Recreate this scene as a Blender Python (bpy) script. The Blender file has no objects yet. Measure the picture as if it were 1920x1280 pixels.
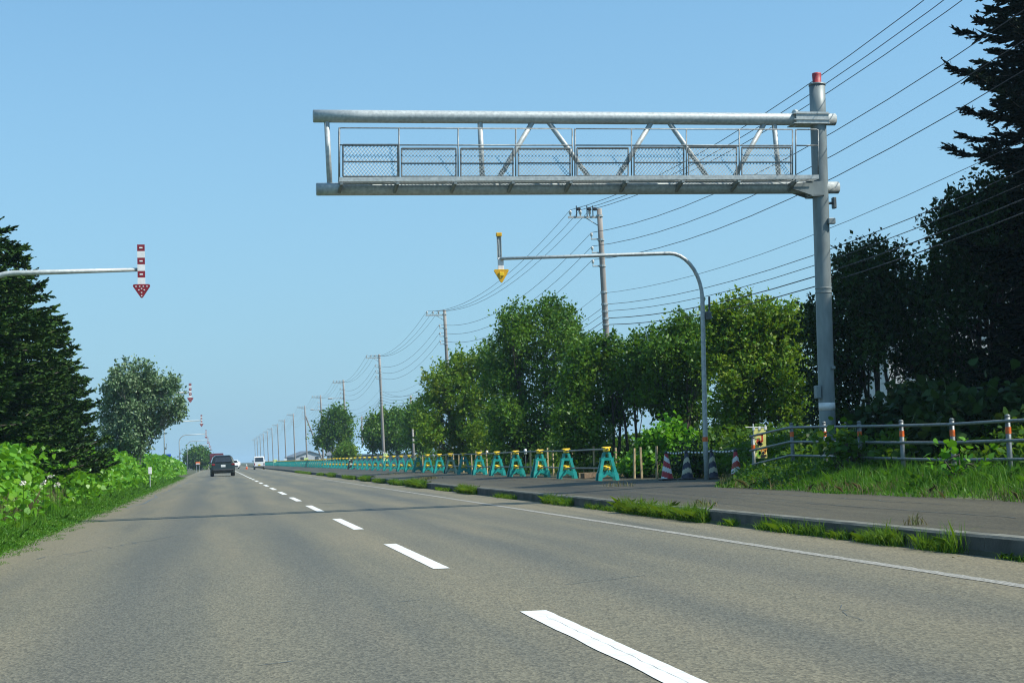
import bpy, math, random
import numpy as np
from mathutils import Vector, Matrix, Quaternion

R = math.radians
rng = np.random.default_rng(7)
random.seed(7)
S = bpy.context.scene
COL = S.collection

# ------------------------------------------------------------------ camera
FPX, HCAM, VPX, VPY, ROLL = 2850.0, 1.17, 410.0, 868.0, 0.020
_d = np.array([(VPX-960)/FPX, -(VPY-640)/FPX, 1.0]); _d /= np.linalg.norm(_d)
_u = np.array([-ROLL, 1.0, 0.0]); _u = _u-_d*np.dot(_u, _d); _u /= np.linalg.norm(_u)
_x = np.cross(_u, _d)
CM = np.array([_x, _d, _u])                 # world = CM @ (right, up, forward)
cam_d = bpy.data.cameras.new("camera"); cam = bpy.data.objects.new("camera", cam_d); COL.objects.link(cam)
cam_d.sensor_width = 36.0; cam_d.lens = FPX/1920*36.0
cam_d.clip_start = 0.1; cam_d.clip_end = 20000
m = Matrix.Identity(4)
for i in range(3):
    m[i][0] = CM[i, 0]; m[i][1] = CM[i, 1]; m[i][2] = -CM[i, 2]
m[2][3] = HCAM
cam.matrix_world = m
S.camera = cam

def ray(px, py): return CM @ np.array([(px-960)/FPX, -(py-640)/FPX, 1.0])
def atY(px, py, Y):
    d = ray(px, py); return np.array([0, 0, HCAM])+d*(Y/d[1])
def atX(px, py, X):
    d = ray(px, py); return np.array([0, 0, HCAM])+d*(X/d[0])
def atZ(px, py, z):
    d = ray(px, py); return np.array([0, 0, HCAM])+d*((z-HCAM)/d[2])

# ------------------------------------------------------------------ world, sun, exposure
SUN_AZ, SUN_EL = R(117), R(50)
W = bpy.data.worlds.new("World"); S.world = W; W.use_nodes = True
nt = W.node_tree; bg = nt.nodes["Background"]
sky = nt.nodes.new("ShaderNodeTexSky"); sky.sky_type = 'NISHITA'; sky.sun_disc = False
sky.sun_elevation = SUN_EL; sky.sun_rotation = SUN_AZ
sky.altitude = 0; sky.air_density = 1.0; sky.dust_density = 0.8; sky.ozone_density = 4.5
tint = nt.nodes.new("ShaderNodeVectorMath"); tint.operation = 'MULTIPLY'; tint.inputs[1].default_value = (0.86, 1.22, 1.21)
nt.links.new(sky.outputs[0], tint.inputs[0])
tcw = nt.nodes.new("ShaderNodeTexCoord"); sxw = nt.nodes.new("ShaderNodeSeparateXYZ"); nt.links.new(tcw.outputs["Generated"], sxw.inputs[0])
mrw = nt.nodes.new("ShaderNodeMapRange"); mrw.inputs[1].default_value = 0.0; mrw.inputs[2].default_value = 0.35; mrw.inputs[3].default_value = 0.92; mrw.inputs[4].default_value = 0.22
nt.links.new(sxw.outputs[2], mrw.inputs[0])
veil = nt.nodes.new("ShaderNodeMix"); veil.data_type = 'RGBA'; veil.inputs[7].default_value = (2.0, 3.36, 4.5, 1)
nt.links.new(mrw.outputs[0], veil.inputs[0]); nt.links.new(tint.outputs[0], veil.inputs[6]); nt.links.new(veil.outputs[2], bg.inputs[0]); bg.inputs[1].default_value = 0.10
sd = bpy.data.lights.new("sun", 'SUN'); sd.energy = 4.0; sd.angle = R(0.53); sd.color = (1.0, 0.95, 0.86)
so = bpy.data.objects.new("sun", sd); COL.objects.link(so)
sv = Vector((math.sin(SUN_AZ)*math.cos(SUN_EL), math.cos(SUN_AZ)*math.cos(SUN_EL), math.sin(SUN_EL)))
so.rotation_euler = sv.to_track_quat('Z', 'Y').to_euler(); so.location = (40, -20, 60)
S.view_settings.view_transform = 'Standard'; S.view_settings.look = 'None'
S.view_settings.exposure = 0.68; S.view_settings.gamma = 1.0; S.view_settings.use_curve_mapping = False
S.cycles.max_bounces = 6; S.cycles.transparent_max_bounces = 8
S.cycles.volume_bounces = 0
S.cycles.use_denoising = True; S.cycles.denoiser = "OPENIMAGEDENOISE"; S.cycles.denoising_input_passes = "RGB_ALBEDO_NORMAL"; S.cycles.denoising_prefilter = "ACCURATE"
S.cycles.filter_width = 1.15

# ------------------------------------------------------------------ materials
MATS = {}
def newmat(name):
    mt = bpy.data.materials.new(name); mt.use_nodes = True
    MATS[name] = mt
    return mt, mt.node_tree, mt.node_tree.nodes["Principled BSDF"]

def mat(name, c, rough=0.6, metal=0.0, c2=None, scale=6.0, bump=0.0, bscale=40.0, detail=4.0, spec=0.5, stretch=(1, 1, 1), lo=0.35, hi=0.65):
    mt, t, b = newmat(name)
    b.inputs["Roughness"].default_value = rough; b.inputs["Metallic"].default_value = metal
    b.inputs["Specular IOR Level"].default_value = spec
    tc = t.nodes.new("ShaderNodeTexCoord")
    if c2 is None: c2 = tuple(v*0.8 for v in c)
    mp = t.nodes.new("ShaderNodeMapping"); mp.inputs["Scale"].default_value = stretch
    t.links.new(tc.outputs["Object"], mp.inputs["Vector"])
    n = t.nodes.new("ShaderNodeTexNoise"); n.inputs["Scale"].default_value = scale; n.inputs["Detail"].default_value = detail
    t.links.new(mp.outputs[0], n.inputs["Vector"])
    r = t.nodes.new("ShaderNodeValToRGB")
    r.color_ramp.elements[0].position = lo; r.color_ramp.elements[1].position = hi
    r.color_ramp.elements[0].color = (*c2, 1); r.color_ramp.elements[1].color = (*c, 1)
    t.links.new(n.outputs["Fac"], r.inputs[0]); t.links.new(r.outputs[0], b.inputs["Base Color"])
    if bump > 0:
        n2 = t.nodes.new("ShaderNodeTexNoise"); n2.inputs["Scale"].default_value = bscale; n2.inputs["Detail"].default_value = 6
        t.links.new(tc.outputs["Object"], n2.inputs["Vector"])
        bp = t.nodes.new("ShaderNodeBump"); bp.inputs["Strength"].default_value = bump; bp.inputs["Distance"].default_value = 0.02
        t.links.new(n2.outputs["Fac"], bp.inputs["Height"]); t.links.new(bp.outputs[0], b.inputs["Normal"])
    return mt

def leafmat(name, cols, trans=0.3, tcol=None, rough=0.45, nscale=0.6, spec=0.4):
    """one random green per leaf (mesh island), plus translucency"""
    mt, t, b = newmat(name)
    g = t.nodes.new("ShaderNodeNewGeometry")
    r = t.nodes.new("ShaderNodeValToRGB")
    els = r.color_ramp.elements
    while len(els) < len(cols): els.new(0.5)
    for i, c in enumerate(cols):
        els[i].position = i/(len(cols)-1); els[i].color = (*c, 1)
    tc = t.nodes.new("ShaderNodeTexCoord"); nz = t.nodes.new("ShaderNodeTexNoise"); nz.inputs["Scale"].default_value = nscale; nz.inputs["Detail"].default_value = 3
    t.links.new(tc.outputs["Object"], nz.inputs["Vector"])
    mr = t.nodes.new("ShaderNodeMapRange"); mr.inputs[1].default_value = .3; mr.inputs[2].default_value = .7; t.links.new(nz.outputs["Fac"], mr.inputs[0])
    ml = t.nodes.new("ShaderNodeMix"); ml.inputs[0].default_value = .45; t.links.new(g.outputs["Random Per Island"], ml.inputs[2]); t.links.new(mr.outputs[0], ml.inputs[3])
    t.links.new(ml.outputs[0], r.inputs[0])
    t.links.new(r.outputs[0], b.inputs["Base Color"])
    b.inputs["Roughness"].default_value = rough; b.inputs["Specular IOR Level"].default_value = spec
    tr = t.nodes.new("ShaderNodeBsdfTranslucent")
    if tcol is None: tcol = tuple(min(1, v*k) for v, k in zip(cols[-1], (1.5, 1.6, 0.8)))
    tr.inputs[0].default_value = (*tcol, 1)
    mx = t.nodes.new("ShaderNodeMixShader"); mx.inputs[0].default_value = trans
    out = t.nodes["Material Output"]
    t.links.new(b.outputs[0], mx.inputs[1]); t.links.new(tr.outputs[0], mx.inputs[2]); t.links.new(mx.outputs[0], out.inputs[0])
    return mt

def asphalt(name, base, dark, light, tracks):
    mt, t, b = newmat(name); L = t.links.new; N = t.nodes.new
    tc = N("ShaderNodeTexCoord")
    # aggregate speckle, two sizes
    v = N("ShaderNodeTexVoronoi"); v.inputs["Scale"].default_value = 70.0
    mpv = N("ShaderNodeMapping"); mpv.inputs["Scale"].default_value = (1, .5, 1); L(tc.outputs["Object"], mpv.inputs["Vector"]); L(mpv.outputs[0], v.inputs["Vector"])
    sep = N("ShaderNodeSeparateColor"); L(v.outputs["Color"], sep.inputs[0])
    n2 = N("ShaderNodeTexNoise"); n2.inputs["Scale"].default_value = 34.0; n2.inputs["Detail"].default_value = 8; n2.inputs["Roughness"].default_value = 0.75
    L(mpv.outputs[0], n2.inputs["Vector"])
    # long worn patches stretched along the traffic direction
    mp = N("ShaderNodeMapping"); mp.inputs["Scale"].default_value = (1.1, 0.07, 1); L(tc.outputs["Object"], mp.inputs["Vector"])
    n3 = N("ShaderNodeTexNoise"); n3.inputs["Scale"].default_value = 1.0; n3.inputs["Detail"].default_value = 5; L(mp.outputs[0], n3.inputs["Vector"])
    r1 = N("ShaderNodeValToRGB"); L(n3.outputs["Fac"], r1.inputs[0])
    e = r1.color_ramp.elements; e[0].position = 0.34; e[0].color = (*dark, 1); e[1].position = 0.66; e[1].color = (*light, 1)
    em = e.new(0.5); em.color = (*base, 1)
    last = r1.outputs[0]
    # wheel tracks: polished, bluish darker bands at given x
    sx = N("ShaderNodeSeparateXYZ"); L(tc.outputs["Object"], sx.inputs[0])
    wob = N("ShaderNodeMath"); wob.operation = 'MULTIPLY_ADD'; L(n3.outputs["Fac"], wob.inputs[0]); wob.inputs[1].default_value = 0.5
    L(sx.outputs[0], wob.inputs[2])
    for x0, wd, amt in tracks:
        a = N("ShaderNodeMath"); a.operation = 'SUBTRACT'; L(wob.outputs[0], a.inputs[0]); a.inputs[1].default_value = x0+0.25
        ab = N("ShaderNodeMath"); ab.operation = 'ABSOLUTE'; L(a.outputs[0], ab.inputs[0])
        mr = N("ShaderNodeMapRange"); mr.interpolation_type = 'SMOOTHSTEP'
        mr.inputs[1].default_value = 0; mr.inputs[2].default_value = wd; mr.inputs[3].default_value = abs(amt); mr.inputs[4].default_value = 0
        L(ab.outputs[0], mr.inputs[0])
        mx = N("ShaderNodeMix"); mx.data_type = 'RGBA'; L(mr.outputs[0], mx.inputs[0]); L(last, mx.inputs[6])
        mx.inputs[7].default_value = ((dark[0]*.70, dark[1]*.76, dark[2]*.88, 1) if amt > 0 else (light[0]*1.15, light[1]*1.12, light[2]*1.05, 1))
        last = mx.outputs[2]
    r2 = N("ShaderNodeMapRange"); L(n2.outputs["Fac"], r2.inputs[0])
    r2.inputs[1].default_value = 0.25; r2.inputs[2].default_value = 0.75; r2.inputs[3].default_value = 0.72; r2.inputs[4].default_value = 1.28
    r3 = N("ShaderNodeMapRange"); L(sep.outputs[0], r3.inputs[0])
    r3.inputs[1].default_value = 0; r3.inputs[2].default_value = 1; r3.inputs[3].default_value = 0.62; r3.inputs[4].default_value = 1.38
    mm = N("ShaderNodeMath"); mm.operation = 'MULTIPLY'; L(r2.outputs[0], mm.inputs[0]); L(r3.outputs[0], mm.inputs[1])
    vm = N("ShaderNodeVectorMath"); vm.operation = 'SCALE'; L(last, vm.inputs[0]); L(mm.outputs[0], vm.inputs["Scale"])
    L(vm.outputs[0], b.inputs["Base Color"])
    b.inputs["Roughness"].default_value = 0.66; b.inputs["Specular IOR Level"].default_value = 0.40
    bp = N("ShaderNodeBump"); bp.inputs["Strength"].default_value = 0.35; bp.inputs["Distance"].default_value = 0.006
    L(v.outputs["Distance"], bp.inputs["Height"]); L(bp.outputs[0], b.inputs["Normal"])
    return mt

M_road = asphalt("asphalt", (.132, .121, .080), (.100, .096, .070), (.157, .138, .088),
                 [(-0.75, .75, .60), (0.95, .6, .45), (3.45, .6, .5), (5.0, .6, .45), (-2.7, .8, -.55), (6.95, .75, -.8), (2.25, .55, -.35)])
M_walk = asphalt("pavement_asphalt", (.056, .049, .029), (.034, .031, .019), (.079, .069, .041), [(7.8, .25, -.5)])
M_paint = mat("road_paint", (.66, .67, .64), .6, c2=(.50, .50, .46), scale=9, lo=.25, hi=.55, bump=.2)
def wornpaint():
    mt, t, b = newmat("worn_paint"); L = t.links.new; N = t.nodes.new
    tc = N("ShaderNodeTexCoord"); n = N("ShaderNodeTexNoise"); n.inputs["Scale"].default_value = 22; n.inputs["Detail"].default_value = 8; n.inputs["Roughness"].default_value = .8
    L(tc.outputs["Object"], n.inputs["Vector"])
    r = N("ShaderNodeValToRGB"); L(n.outputs["Fac"], r.inputs[0])
    e = r.color_ramp.elements; e[0].position = .42; e[0].color = (.14, .135, .11, 1); e[1].position = .66; e[1].color = (.42, .41, .37, 1)
    L(r.outputs[0], b.inputs["Base Color"]); b.inputs["Roughness"].default_value = .8
    return mt
M_wpaint = wornpaint()
M_kerb = mat("kerb_concrete", (.16, .16, .13), .9, c2=(.085, .088, .07), scale=3, bump=.4)
M_kface = mat("kerb_face_shaded", (.085, .09, .08), .95, c2=(.04, .045, .038), scale=2.2, bump=.4)  # road-side face: its shade is put into the colour, darker than the top
M_soil = mat("soil_and_turf", (.075, .085, .035), .95, c2=(.04, .04, .02), scale=1.3, bump=.6, bscale=12)
M_field = mat("field_turf", (.10, .15, .045), .95, c2=(.06, .09, .03), scale=.05)
M_galv = mat("galvanised_steel", (.47, .51, .50), .5, .2, c2=(.33, .365, .365), scale=14, detail=8, bump=.08)
M_post = mat("painted_grey_steel", (.23, .27, .27), .5, .15, c2=(.15, .18, .185), scale=5, detail=7, stretch=(1, 1, .3))
M_rail = mat("rail_steel", (.21, .23, .23), .45, .3, c2=(.13, .145, .145), scale=12)
M_dkst = mat("dark_weathered_steel", (.13, .15, .15), .55, .3, c2=(.08, .09, .09), scale=8)
M_redc = mat("faded_red_cap", (.42, .035, .045), .55, c2=(.25, .03, .03), scale=20)
M_red = mat("sign_red", (.25, .010, .020), .4, c2=(.20, .009, .017), scale=10)
M_wht = mat("sign_white", (.80, .80, .79), .4, c2=(.68, .68, .66), scale=10)
M_refl = mat("reflector_white", (.85, .85, .83), .25, c2=(.8, .8, .78))
M_yel = mat("sign_yellow", (.72, .42, .01), .4, c2=(.60, .33, .01), scale=12)
M_ylw = mat("clamp_yellow", (.85, .60, .015), .45, c2=(.72, .48, .01), scale=15)
M_org = mat("orange_tape", (.80, .17, .02), .45, c2=(.60, .09, .02), scale=15)
M_teal = mat("teal_plastic", (.012, .33, .29), .42, c2=(.010, .25, .22), scale=9, spec=.5)
M_dteal = mat("shaded_teal_plastic", (.012, .075, .085), .6, c2=(.010, .055, .060), scale=9)  # same teal plastic with the tree shade put into its colour
M_blk = mat("black_plastic", (.012, .013, .016), .5, c2=(.02, .02, .022))
M_pipe = mat("scaffold_pipe", (.22, .23, .24), .45, .6, c2=(.14, .15, .15), scale=9)
M_conc = mat("pole_concrete", (.30, .28, .255), .9, c2=(.20, .185, .17), scale=2.5, stretch=(3, 3, .3), bump=.2)
M_ins = mat("porcelain", (.75, .74, .70), .25, c2=(.6, .6, .57))
M_wire = mat("cable_black", (.035, .038, .045), .6, c2=(.025, .025, .03))
M_wirec = mat("cable_with_spiral", (.10, .09, .075), .6, c2=(.02, .02, .025), scale=8, stretch=(0, 1, 0), lo=.48, hi=.52)
M_wood = mat("pale_wood", (.52, .40, .22), .8, c2=(.36, .26, .13), scale=6, stretch=(6, 6, .6))
M_dwood = mat("old_timber", (.20, .14, .09), .85, c2=(.11, .08, .05), scale=6)
M_bark = mat("bark", (.10, .085, .065), .95, c2=(.045, .038, .03), scale=8, stretch=(2, 2, .5), bump=.6, bscale=25)
M_birch = mat("pale_bark", (.32, .30, .26), .9, c2=(.12, .11, .09), scale=7, bump=.3)
M_bann = mat("banner_cloth", (.78, .74, .22), .75, c2=(.70, .68, .20), scale=5)
M_bann2 = mat("pale_banner_cloth", (.66, .78, .30), .75, c2=(.6, .72, .28), scale=5)
M_bred = mat("banner_red_ink", (.55, .06, .02), .7)
M_bgrn = mat("banner_green_ink", (.22, .50, .05), .7)
M_borg = mat("banner_orange_ink", (.65, .22, .02), .7)
M_green = mat("car_dark_green", (.030, .042, .036), .18, .45, c2=(.026, .036, .031), spec=.7)
M_cwht = mat("car_white", (.78, .78, .77), .25, c2=(.74, .74, .73), spec=.6)
M_glass = mat("car_glass", (.02, .025, .028), .06, c2=(.02, .022, .025), spec=.9)
M_tyre = mat("tyre_rubber", (.02, .02, .02), .85, c2=(.03, .03, .028))
M_rim = mat("alloy", (.45, .46, .47), .35, .8)
M_lamp = mat("tail_lamp", (.28, .01, .012), .2)
M_head = mat("headlamp_glass", (.75, .77, .78), .15)
M_truck = mat("truck_maroon", (.13, .012, .022), .45, c2=(.09, .010, .016), scale=3)
M_blue = mat("sign_blue", (.01, .06, .40), .4)
M_rblu = mat("pale_blue_roof", (.34, .50, .62), .5, c2=(.28, .43, .55), scale=2)
M_rgry = mat("grey_roof", (.16, .18, .20), .6, c2=(.12, .14, .16), scale=2)
M_wall = mat("house_wall", (.72, .70, .66), .8, c2=(.60, .58, .54), scale=1.5)
M_wall2 = mat("grey_house_wall", (.40, .42, .44), .8, c2=(.32, .34, .36), scale=1.5)
M_cream = mat("flower_white", (.80, .76, .66), .7)

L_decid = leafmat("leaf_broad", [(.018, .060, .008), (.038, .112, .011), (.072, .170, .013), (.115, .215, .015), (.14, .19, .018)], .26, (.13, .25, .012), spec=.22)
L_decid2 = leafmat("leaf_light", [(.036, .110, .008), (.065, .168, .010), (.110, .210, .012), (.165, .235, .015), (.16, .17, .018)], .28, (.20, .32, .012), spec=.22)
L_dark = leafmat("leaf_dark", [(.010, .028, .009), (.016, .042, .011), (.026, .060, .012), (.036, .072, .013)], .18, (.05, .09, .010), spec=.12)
L_silver = leafmat("leaf_silver", [(.07, .145, .052), (.11, .195, .078), (.17, .255, .13), (.29, .36, .24)], .2, (.10, .16, .05), rough=.5, spec=.25)
L_spruce = leafmat("needle_spruce", [(.007, .022, .008), (.015, .042, .010), (.030, .078, .013), (.058, .115, .016), (.070, .105, .018)], .08, (.03, .07, .010), rough=.6, spec=.12)
L_spruced = leafmat("needle_spruce_dark", [(.005, .012, .007), (.007, .016, .008), (.011, .024, .009)], .06, (.02, .04, .010), rough=.7, spec=.08)
L_knot = leafmat("leaf_knotweed", [(.036, .120, .008), (.066, .205, .010), (.100, .280, .012), (.150, .335, .016), (.21, .33, .03)], .30, (.17, .42, .012), rough=.42, spec=.3)
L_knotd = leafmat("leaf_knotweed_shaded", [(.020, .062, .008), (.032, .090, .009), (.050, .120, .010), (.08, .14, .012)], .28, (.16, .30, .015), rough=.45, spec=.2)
L_grass = leafmat("grass_blade", [(.036, .115, .012), (.056, .165, .014), (.085, .215, .016), (.14, .22, .03)], .3, (.13, .32, .015), rough=.5, spec=.2)
L_gkerb = leafmat("kerb_grass_blade", [(.045, .13, .010), (.07, .18, .012), (.11, .21, .014), (.17, .19, .03)], .3, (.18, .32, .015), rough=.5, spec=.2)
L_dry = leafmat("dry_weed", [(.17, .14, .07), (.20, .17, .09), (.11, .15, .05), (.08, .15, .04)], .2, (.2, .16, .06), rough=.8, spec=.1)

# ------------------------------------------------------------------ mesh helpers
class MB:
    def __init__(s): s.v = []; s.f = []; s.mi = []
    def add(s, vs, fs, mi=0):
        o = len(s.v); s.v.extend([tuple(map(float, p)) for p in vs]); s.f.extend([tuple(i+o for i in f) for f in fs]); s.mi.extend([mi]*len(fs)); return s
    def box(s, c, sz, rot=None, mi=0, taper=1.0):
        c = np.array(c, float); h = np.array(sz, float)/2
        vs = []
        for z in (-1, 1):
            k = taper if z > 0 else 1.0
            for x, y in ((-1, -1), (1, -1), (1, 1), (-1, 1)): vs.append(np.array([x*h[0]*k, y*h[1]*k, z*h[2]]))
        if rot is not None:
            q = np.array(rot.to_matrix() if hasattr(rot, "to_matrix") else rot); vs = [q@p for p in vs]
        return s.add([p+c for p in vs], [(3, 2, 1, 0), (4, 5, 6, 7), (0, 1, 5, 4), (1, 2, 6, 5), (2, 3, 7, 6), (3, 0, 4, 7)], mi)
    def bbox(s, c, sz, b=0.02, mi=0):
        """box with chamfered upright and horizontal edges"""
        x, y, z = np.array(sz, float)/2; c = np.array(c, float); b = min(b, x*.9, y*.9, z*.9)
        def ring(k, zz): return [c+np.array(p) for p in ((-x+k+b, -y+k, zz), (x-k-b, -y+k, zz), (x-k, -y+k+b, zz), (x-k, y-k-b, zz), (x-k-b, y-k, zz), (-x+k+b, y-k, zz), (-x+k, y-k-b, zz), (-x+k, -y+k+b, zz))]
        vs = ring(b*.7, -z)+ring(0, -z+b)+ring(0, z-b)+ring(b*.7, z)
        fs = [tuple(range(7, -1, -1)), tuple(range(24, 32))]
        for r in range(3):
            for i in range(8): fs.append((r*8+i, r*8+(i+1) % 8, r*8+8+(i+1) % 8, r*8+8+i))
        return s.add(vs, fs, mi)
    def tube(s, pts, rad, n=8, caps=True, mi=0):
        pts = [np.array(p, float) for p in pts]
        if np.isscalar(rad): rad = [rad]*len(pts)
        up = None; rings = []
        for i, p in enumerate(pts):
            a = pts[max(i-1, 0)]; b = pts[min(i+1, len(pts)-1)]; t = b-a; t = t/(np.linalg.norm(t)+1e-12)
            if up is None:
                up = np.array([0, 0, 1.0]) if abs(t[2]) < .9 else np.array([1.0, 0, 0])
            e1 = up-t*np.dot(up, t); e1 /= np.linalg.norm(e1)+1e-12; e2 = np.cross(t, e1); up = e1
            rings.append([p+rad[i]*(math.cos(2*math.pi*k/n)*e1+math.sin(2*math.pi*k/n)*e2) for k in range(n)])
        vs = [q for r in rings for q in r]; fs = []
        for i in range(len(pts)-1):
            for k in range(n): fs.append((i*n+k, i*n+(k+1) % n, (i+1)*n+(k+1) % n, (i+1)*n+k))
        if caps and n > 2:
            fs.append(tuple(range(n-1, -1, -1))); fs.append(tuple((len(pts)-1)*n+k for k in range(n)))
        return s.add(vs, fs, mi)
    def rod(s, a, b, r, n=8, r2=None, mi=0): return s.tube([a, b], [r, r if r2 is None else r2], n, True, mi)
    def lathe(s, prof, c=(0, 0, 0), n=16, mi=0):
        c = np.array(c, float); vs = []
        for r, z in prof:
            for k in range(n): vs.append(c+np.array([r*math.cos(2*math.pi*k/n), r*math.sin(2*math.pi*k/n), z]))
        fs = []
        for i in range(len(prof)-1):
            for k in range(n): fs.append((i*n+k, i*n+(k+1) % n, (i+1)*n+(k+1) % n, (i+1)*n+k))
        fs.append(tuple(range(n-1, -1, -1))); fs.append(tuple((len(prof)-1)*n+k for k in range(n)))
        return s.add(vs, fs, mi)
    def prism(s, poly, y0, y1, mi=0):
        """polygon in x,z extruded from y0 to y1"""
        n = len(poly); vs = [(x, y0, z) for x, z in poly]+[(x, y1, z) for x, z in poly]
        fs = [tuple(range(n)), tuple(range(2*n-1, n-1, -1))]+[(i, i+n, (i+1) % n+n, (i+1) % n) for i in range(n)]
        return s.add(vs, fs, mi)
    def build(s, name, mats, parent=None, base=None, smooth=False):
        me = bpy.data.meshes.new(name)
        v = s.v
        if base is not None: v = [(p[0]-base[0], p[1]-base[1], p[2]-base[2]) for p in v]
        me.from_pydata(v, [], s.f)
        for mm in (mats if isinstance(mats, (list, tuple)) else [mats]): me.materials.append(mm)
        if isinstance(mats, (list, tuple)): me.polygons.foreach_set("material_index", s.mi)
        if smooth:
            me.polygons.foreach_set("use_smooth", [len(f) <= 4 for f in s.f])
        me.update()
        o = bpy.data.objects.new(name, me); COL.objects.link(o)
        if parent is not None: o.parent = parent
        elif base is not None: o.location = base
        return o

def tag(o, label=None, cat=None, group=None, kind=None):
    if label: o["label"] = label
    if cat: o["category"] = cat
    if group: o["group"] = group
    if kind: o["kind"] = kind
    return o
def thing(name, label, cat, loc=(0, 0, 0), group=None, rz=0.0):
    o = bpy.data.objects.new(name, None); COL.objects.link(o); o.location = loc; o.rotation_euler = (0, 0, rz)
    o.empty_display_size = 0.2
    return tag(o, label, cat, group)
def dup(root, loc, label=None, rz=None, group=None):
    r = root.copy(); COL.objects.link(r); r.location = loc
    if rz is not None: r.rotation_euler = (0, 0, rz)
    if label: r["label"] = label
    if group: r["group"] = group
    for ch in list(root.children):
        c = ch.copy(); COL.objects.link(c); c.parent = r
        for g in list(ch.children):
            d = g.copy(); COL.objects.link(d); d.parent = c
    return r

ORD = ["first", "second", "third", "fourth", "fifth", "sixth", "seventh", "eighth", "ninth", "tenth", "eleventh", "twelfth", "thirteenth",
       "fourteenth", "fifteenth", "sixteenth", "seventeenth", "eighteenth", "nineteenth", "twentieth", "twenty-first", "twenty-second",
       "twenty-third", "twenty-fourth", "twenty-fifth", "twenty-sixth", "twenty-seventh", "twenty-eighth", "twenty-ninth", "thirtieth"]

def np_mesh(name, V, k, mats, parent=None, smooth=False, loc=None):
    """V: (N,k,3) array, one k-gon per item"""
    n = V.shape[0]; me = bpy.data.meshes.new(name)
    me.vertices.add(n*k); me.vertices.foreach_set("co", V.reshape(-1).astype(np.float32))
    me.loops.add(n*k); me.loops.foreach_set("vertex_index", np.arange(n*k, dtype=np.int32))
    me.polygons.add(n); me.polygons.foreach_set("loop_start", np.arange(0, n*k, k, dtype=np.int32))
    try: me.polygons.foreach_set("loop_total", np.full(n, k, dtype=np.int32))
    except Exception: pass
    me.materials.append(mats); me.update(calc_edges=True); me.validate()
    o = bpy.data.objects.new(name, me); COL.objects.link(o)
    if parent is not None: o.parent = parent
    if loc is not None: o.location = loc
    return o

def unit(a): return a/(np.linalg.norm(a, axis=-1, keepdims=True)+1e-9)

def leaf_cards(P, size, rg, up=0.5, aspect=0.55, k=4, droop=0.0):
    """leaf polygons at points P. k=4 diamond, k=6 broad heart-like"""
    n = len(P); size = np.broadcast_to(np.asarray(size, float), (n,))*rg.uniform(.65, 1.3, n)
    nrm = unit(rg.normal(0, 1, (n, 3))+np.array([0, 0, up*2.0]))
    a = unit(rg.normal(0, 1, (n, 3))); a[:, 2] -= droop; a = unit(a-nrm*np.sum(a*nrm, 1, keepdims=True))
    b = np.cross(nrm, a); L = size[:, None]; Wd = (size*aspect)[:, None]
    if k == 4:
        V = np.stack([P, P+a*L*.45+b*Wd*.5-nrm*L*.06, P+a*L, P+a*L*.45-b*Wd*.5-nrm*L*.06], 1)
    else:
        V = np.stack([P, P+a*L*.12+b*Wd*.42+nrm*L*.04, P+a*L*.45+b*Wd*.5+nrm*L*.05, P+a*L-nrm*L*.12, P+a*L*.45-b*Wd*.5+nrm*L*.05, P+a*L*.12-b*Wd*.42+nrm*L*.04], 1)
    return V

def blades(P, h, w, rg, lean=0.35):
    n = len(P); h = np.broadcast_to(np.asarray(h, float), (n,))*rg.uniform(.5, 1.25, n); w = np.broadcast_to(np.asarray(w, float), (n,))
    az = rg.uniform(0, 2*math.pi, n); d = np.stack([np.cos(az), np.sin(az), np.zeros(n)], 1)
    az2 = rg.uniform(0, 2*math.pi, n); s = np.stack([np.cos(az2), np.sin(az2), np.zeros(n)], 1)
    ln = rg.uniform(0, lean, n)[:, None]
    H = h[:, None]; Z = np.array([0, 0, 1.0])
    mid = P+Z*H*.55+d*ln*H*.35; tip = P+Z*H*(1-ln*.3)+d*ln*H*1.2
    wv = s*w[:, None]/2
    return np.stack([P-wv, P+wv, mid+wv*.8, tip, mid-wv*.8], 1)

# ------------------------------------------------------------------ setting: ground, road, kerb, pavement
def smooth(a, b, x):
    t = np.clip((x-a)/(b-a), 0, 1); return t*t*(3-2*t)
KX = 7.42
def edge(Y):
    """inner edge of the paved strip: it widens beside the cones"""
    return 10.5+.36*np.clip(np.asarray(Y, float)-31.2, 0, 8.5)
def gz(X, Y):
    """ground height"""
    X = np.asarray(X, float); Y = np.asarray(Y, float)
    walk = .20+.09*smooth(KX, 10.6, X)
    bank = .19*smooth(edge(Y), edge(Y)+1.7, X)*(1-smooth(36.5, 41, Y))
    right = walk+bank
    left = -.02+.28*smooth(-3.3, -5.2, X)*(1-smooth(150, 300, Y))
    return np.where(X > KX, right, np.where(X < -2.9, left, -.03))

def grid(name, xs, ys, zf, mt, kind="structure"):
    X, Y = np.meshgrid(xs, ys); Z = zf(X, Y); nx, ny = len(xs), len(ys)
    V = np.stack([X, Y, Z], -1).reshape(-1, 3)
    f = [(j*nx+i, j*nx+i+1, (j+1)*nx+i+1, (j+1)*nx+i) for j in range(ny-1) for i in range(nx-1)]
    me = bpy.data.meshes.new(name); me.from_pydata(V.tolist(), [], f); me.materials.append(mt); me.update()
    o = bpy.data.objects.new(name, me); COL.objects.link(o); tag(o, kind=kind); return o

def ystep(a, b): 
    ys = [a]; 
    while ys[-1] < b: ys.append(ys[-1]+max(.5, abs(ys[-1])*.03))
    return ys
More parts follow.
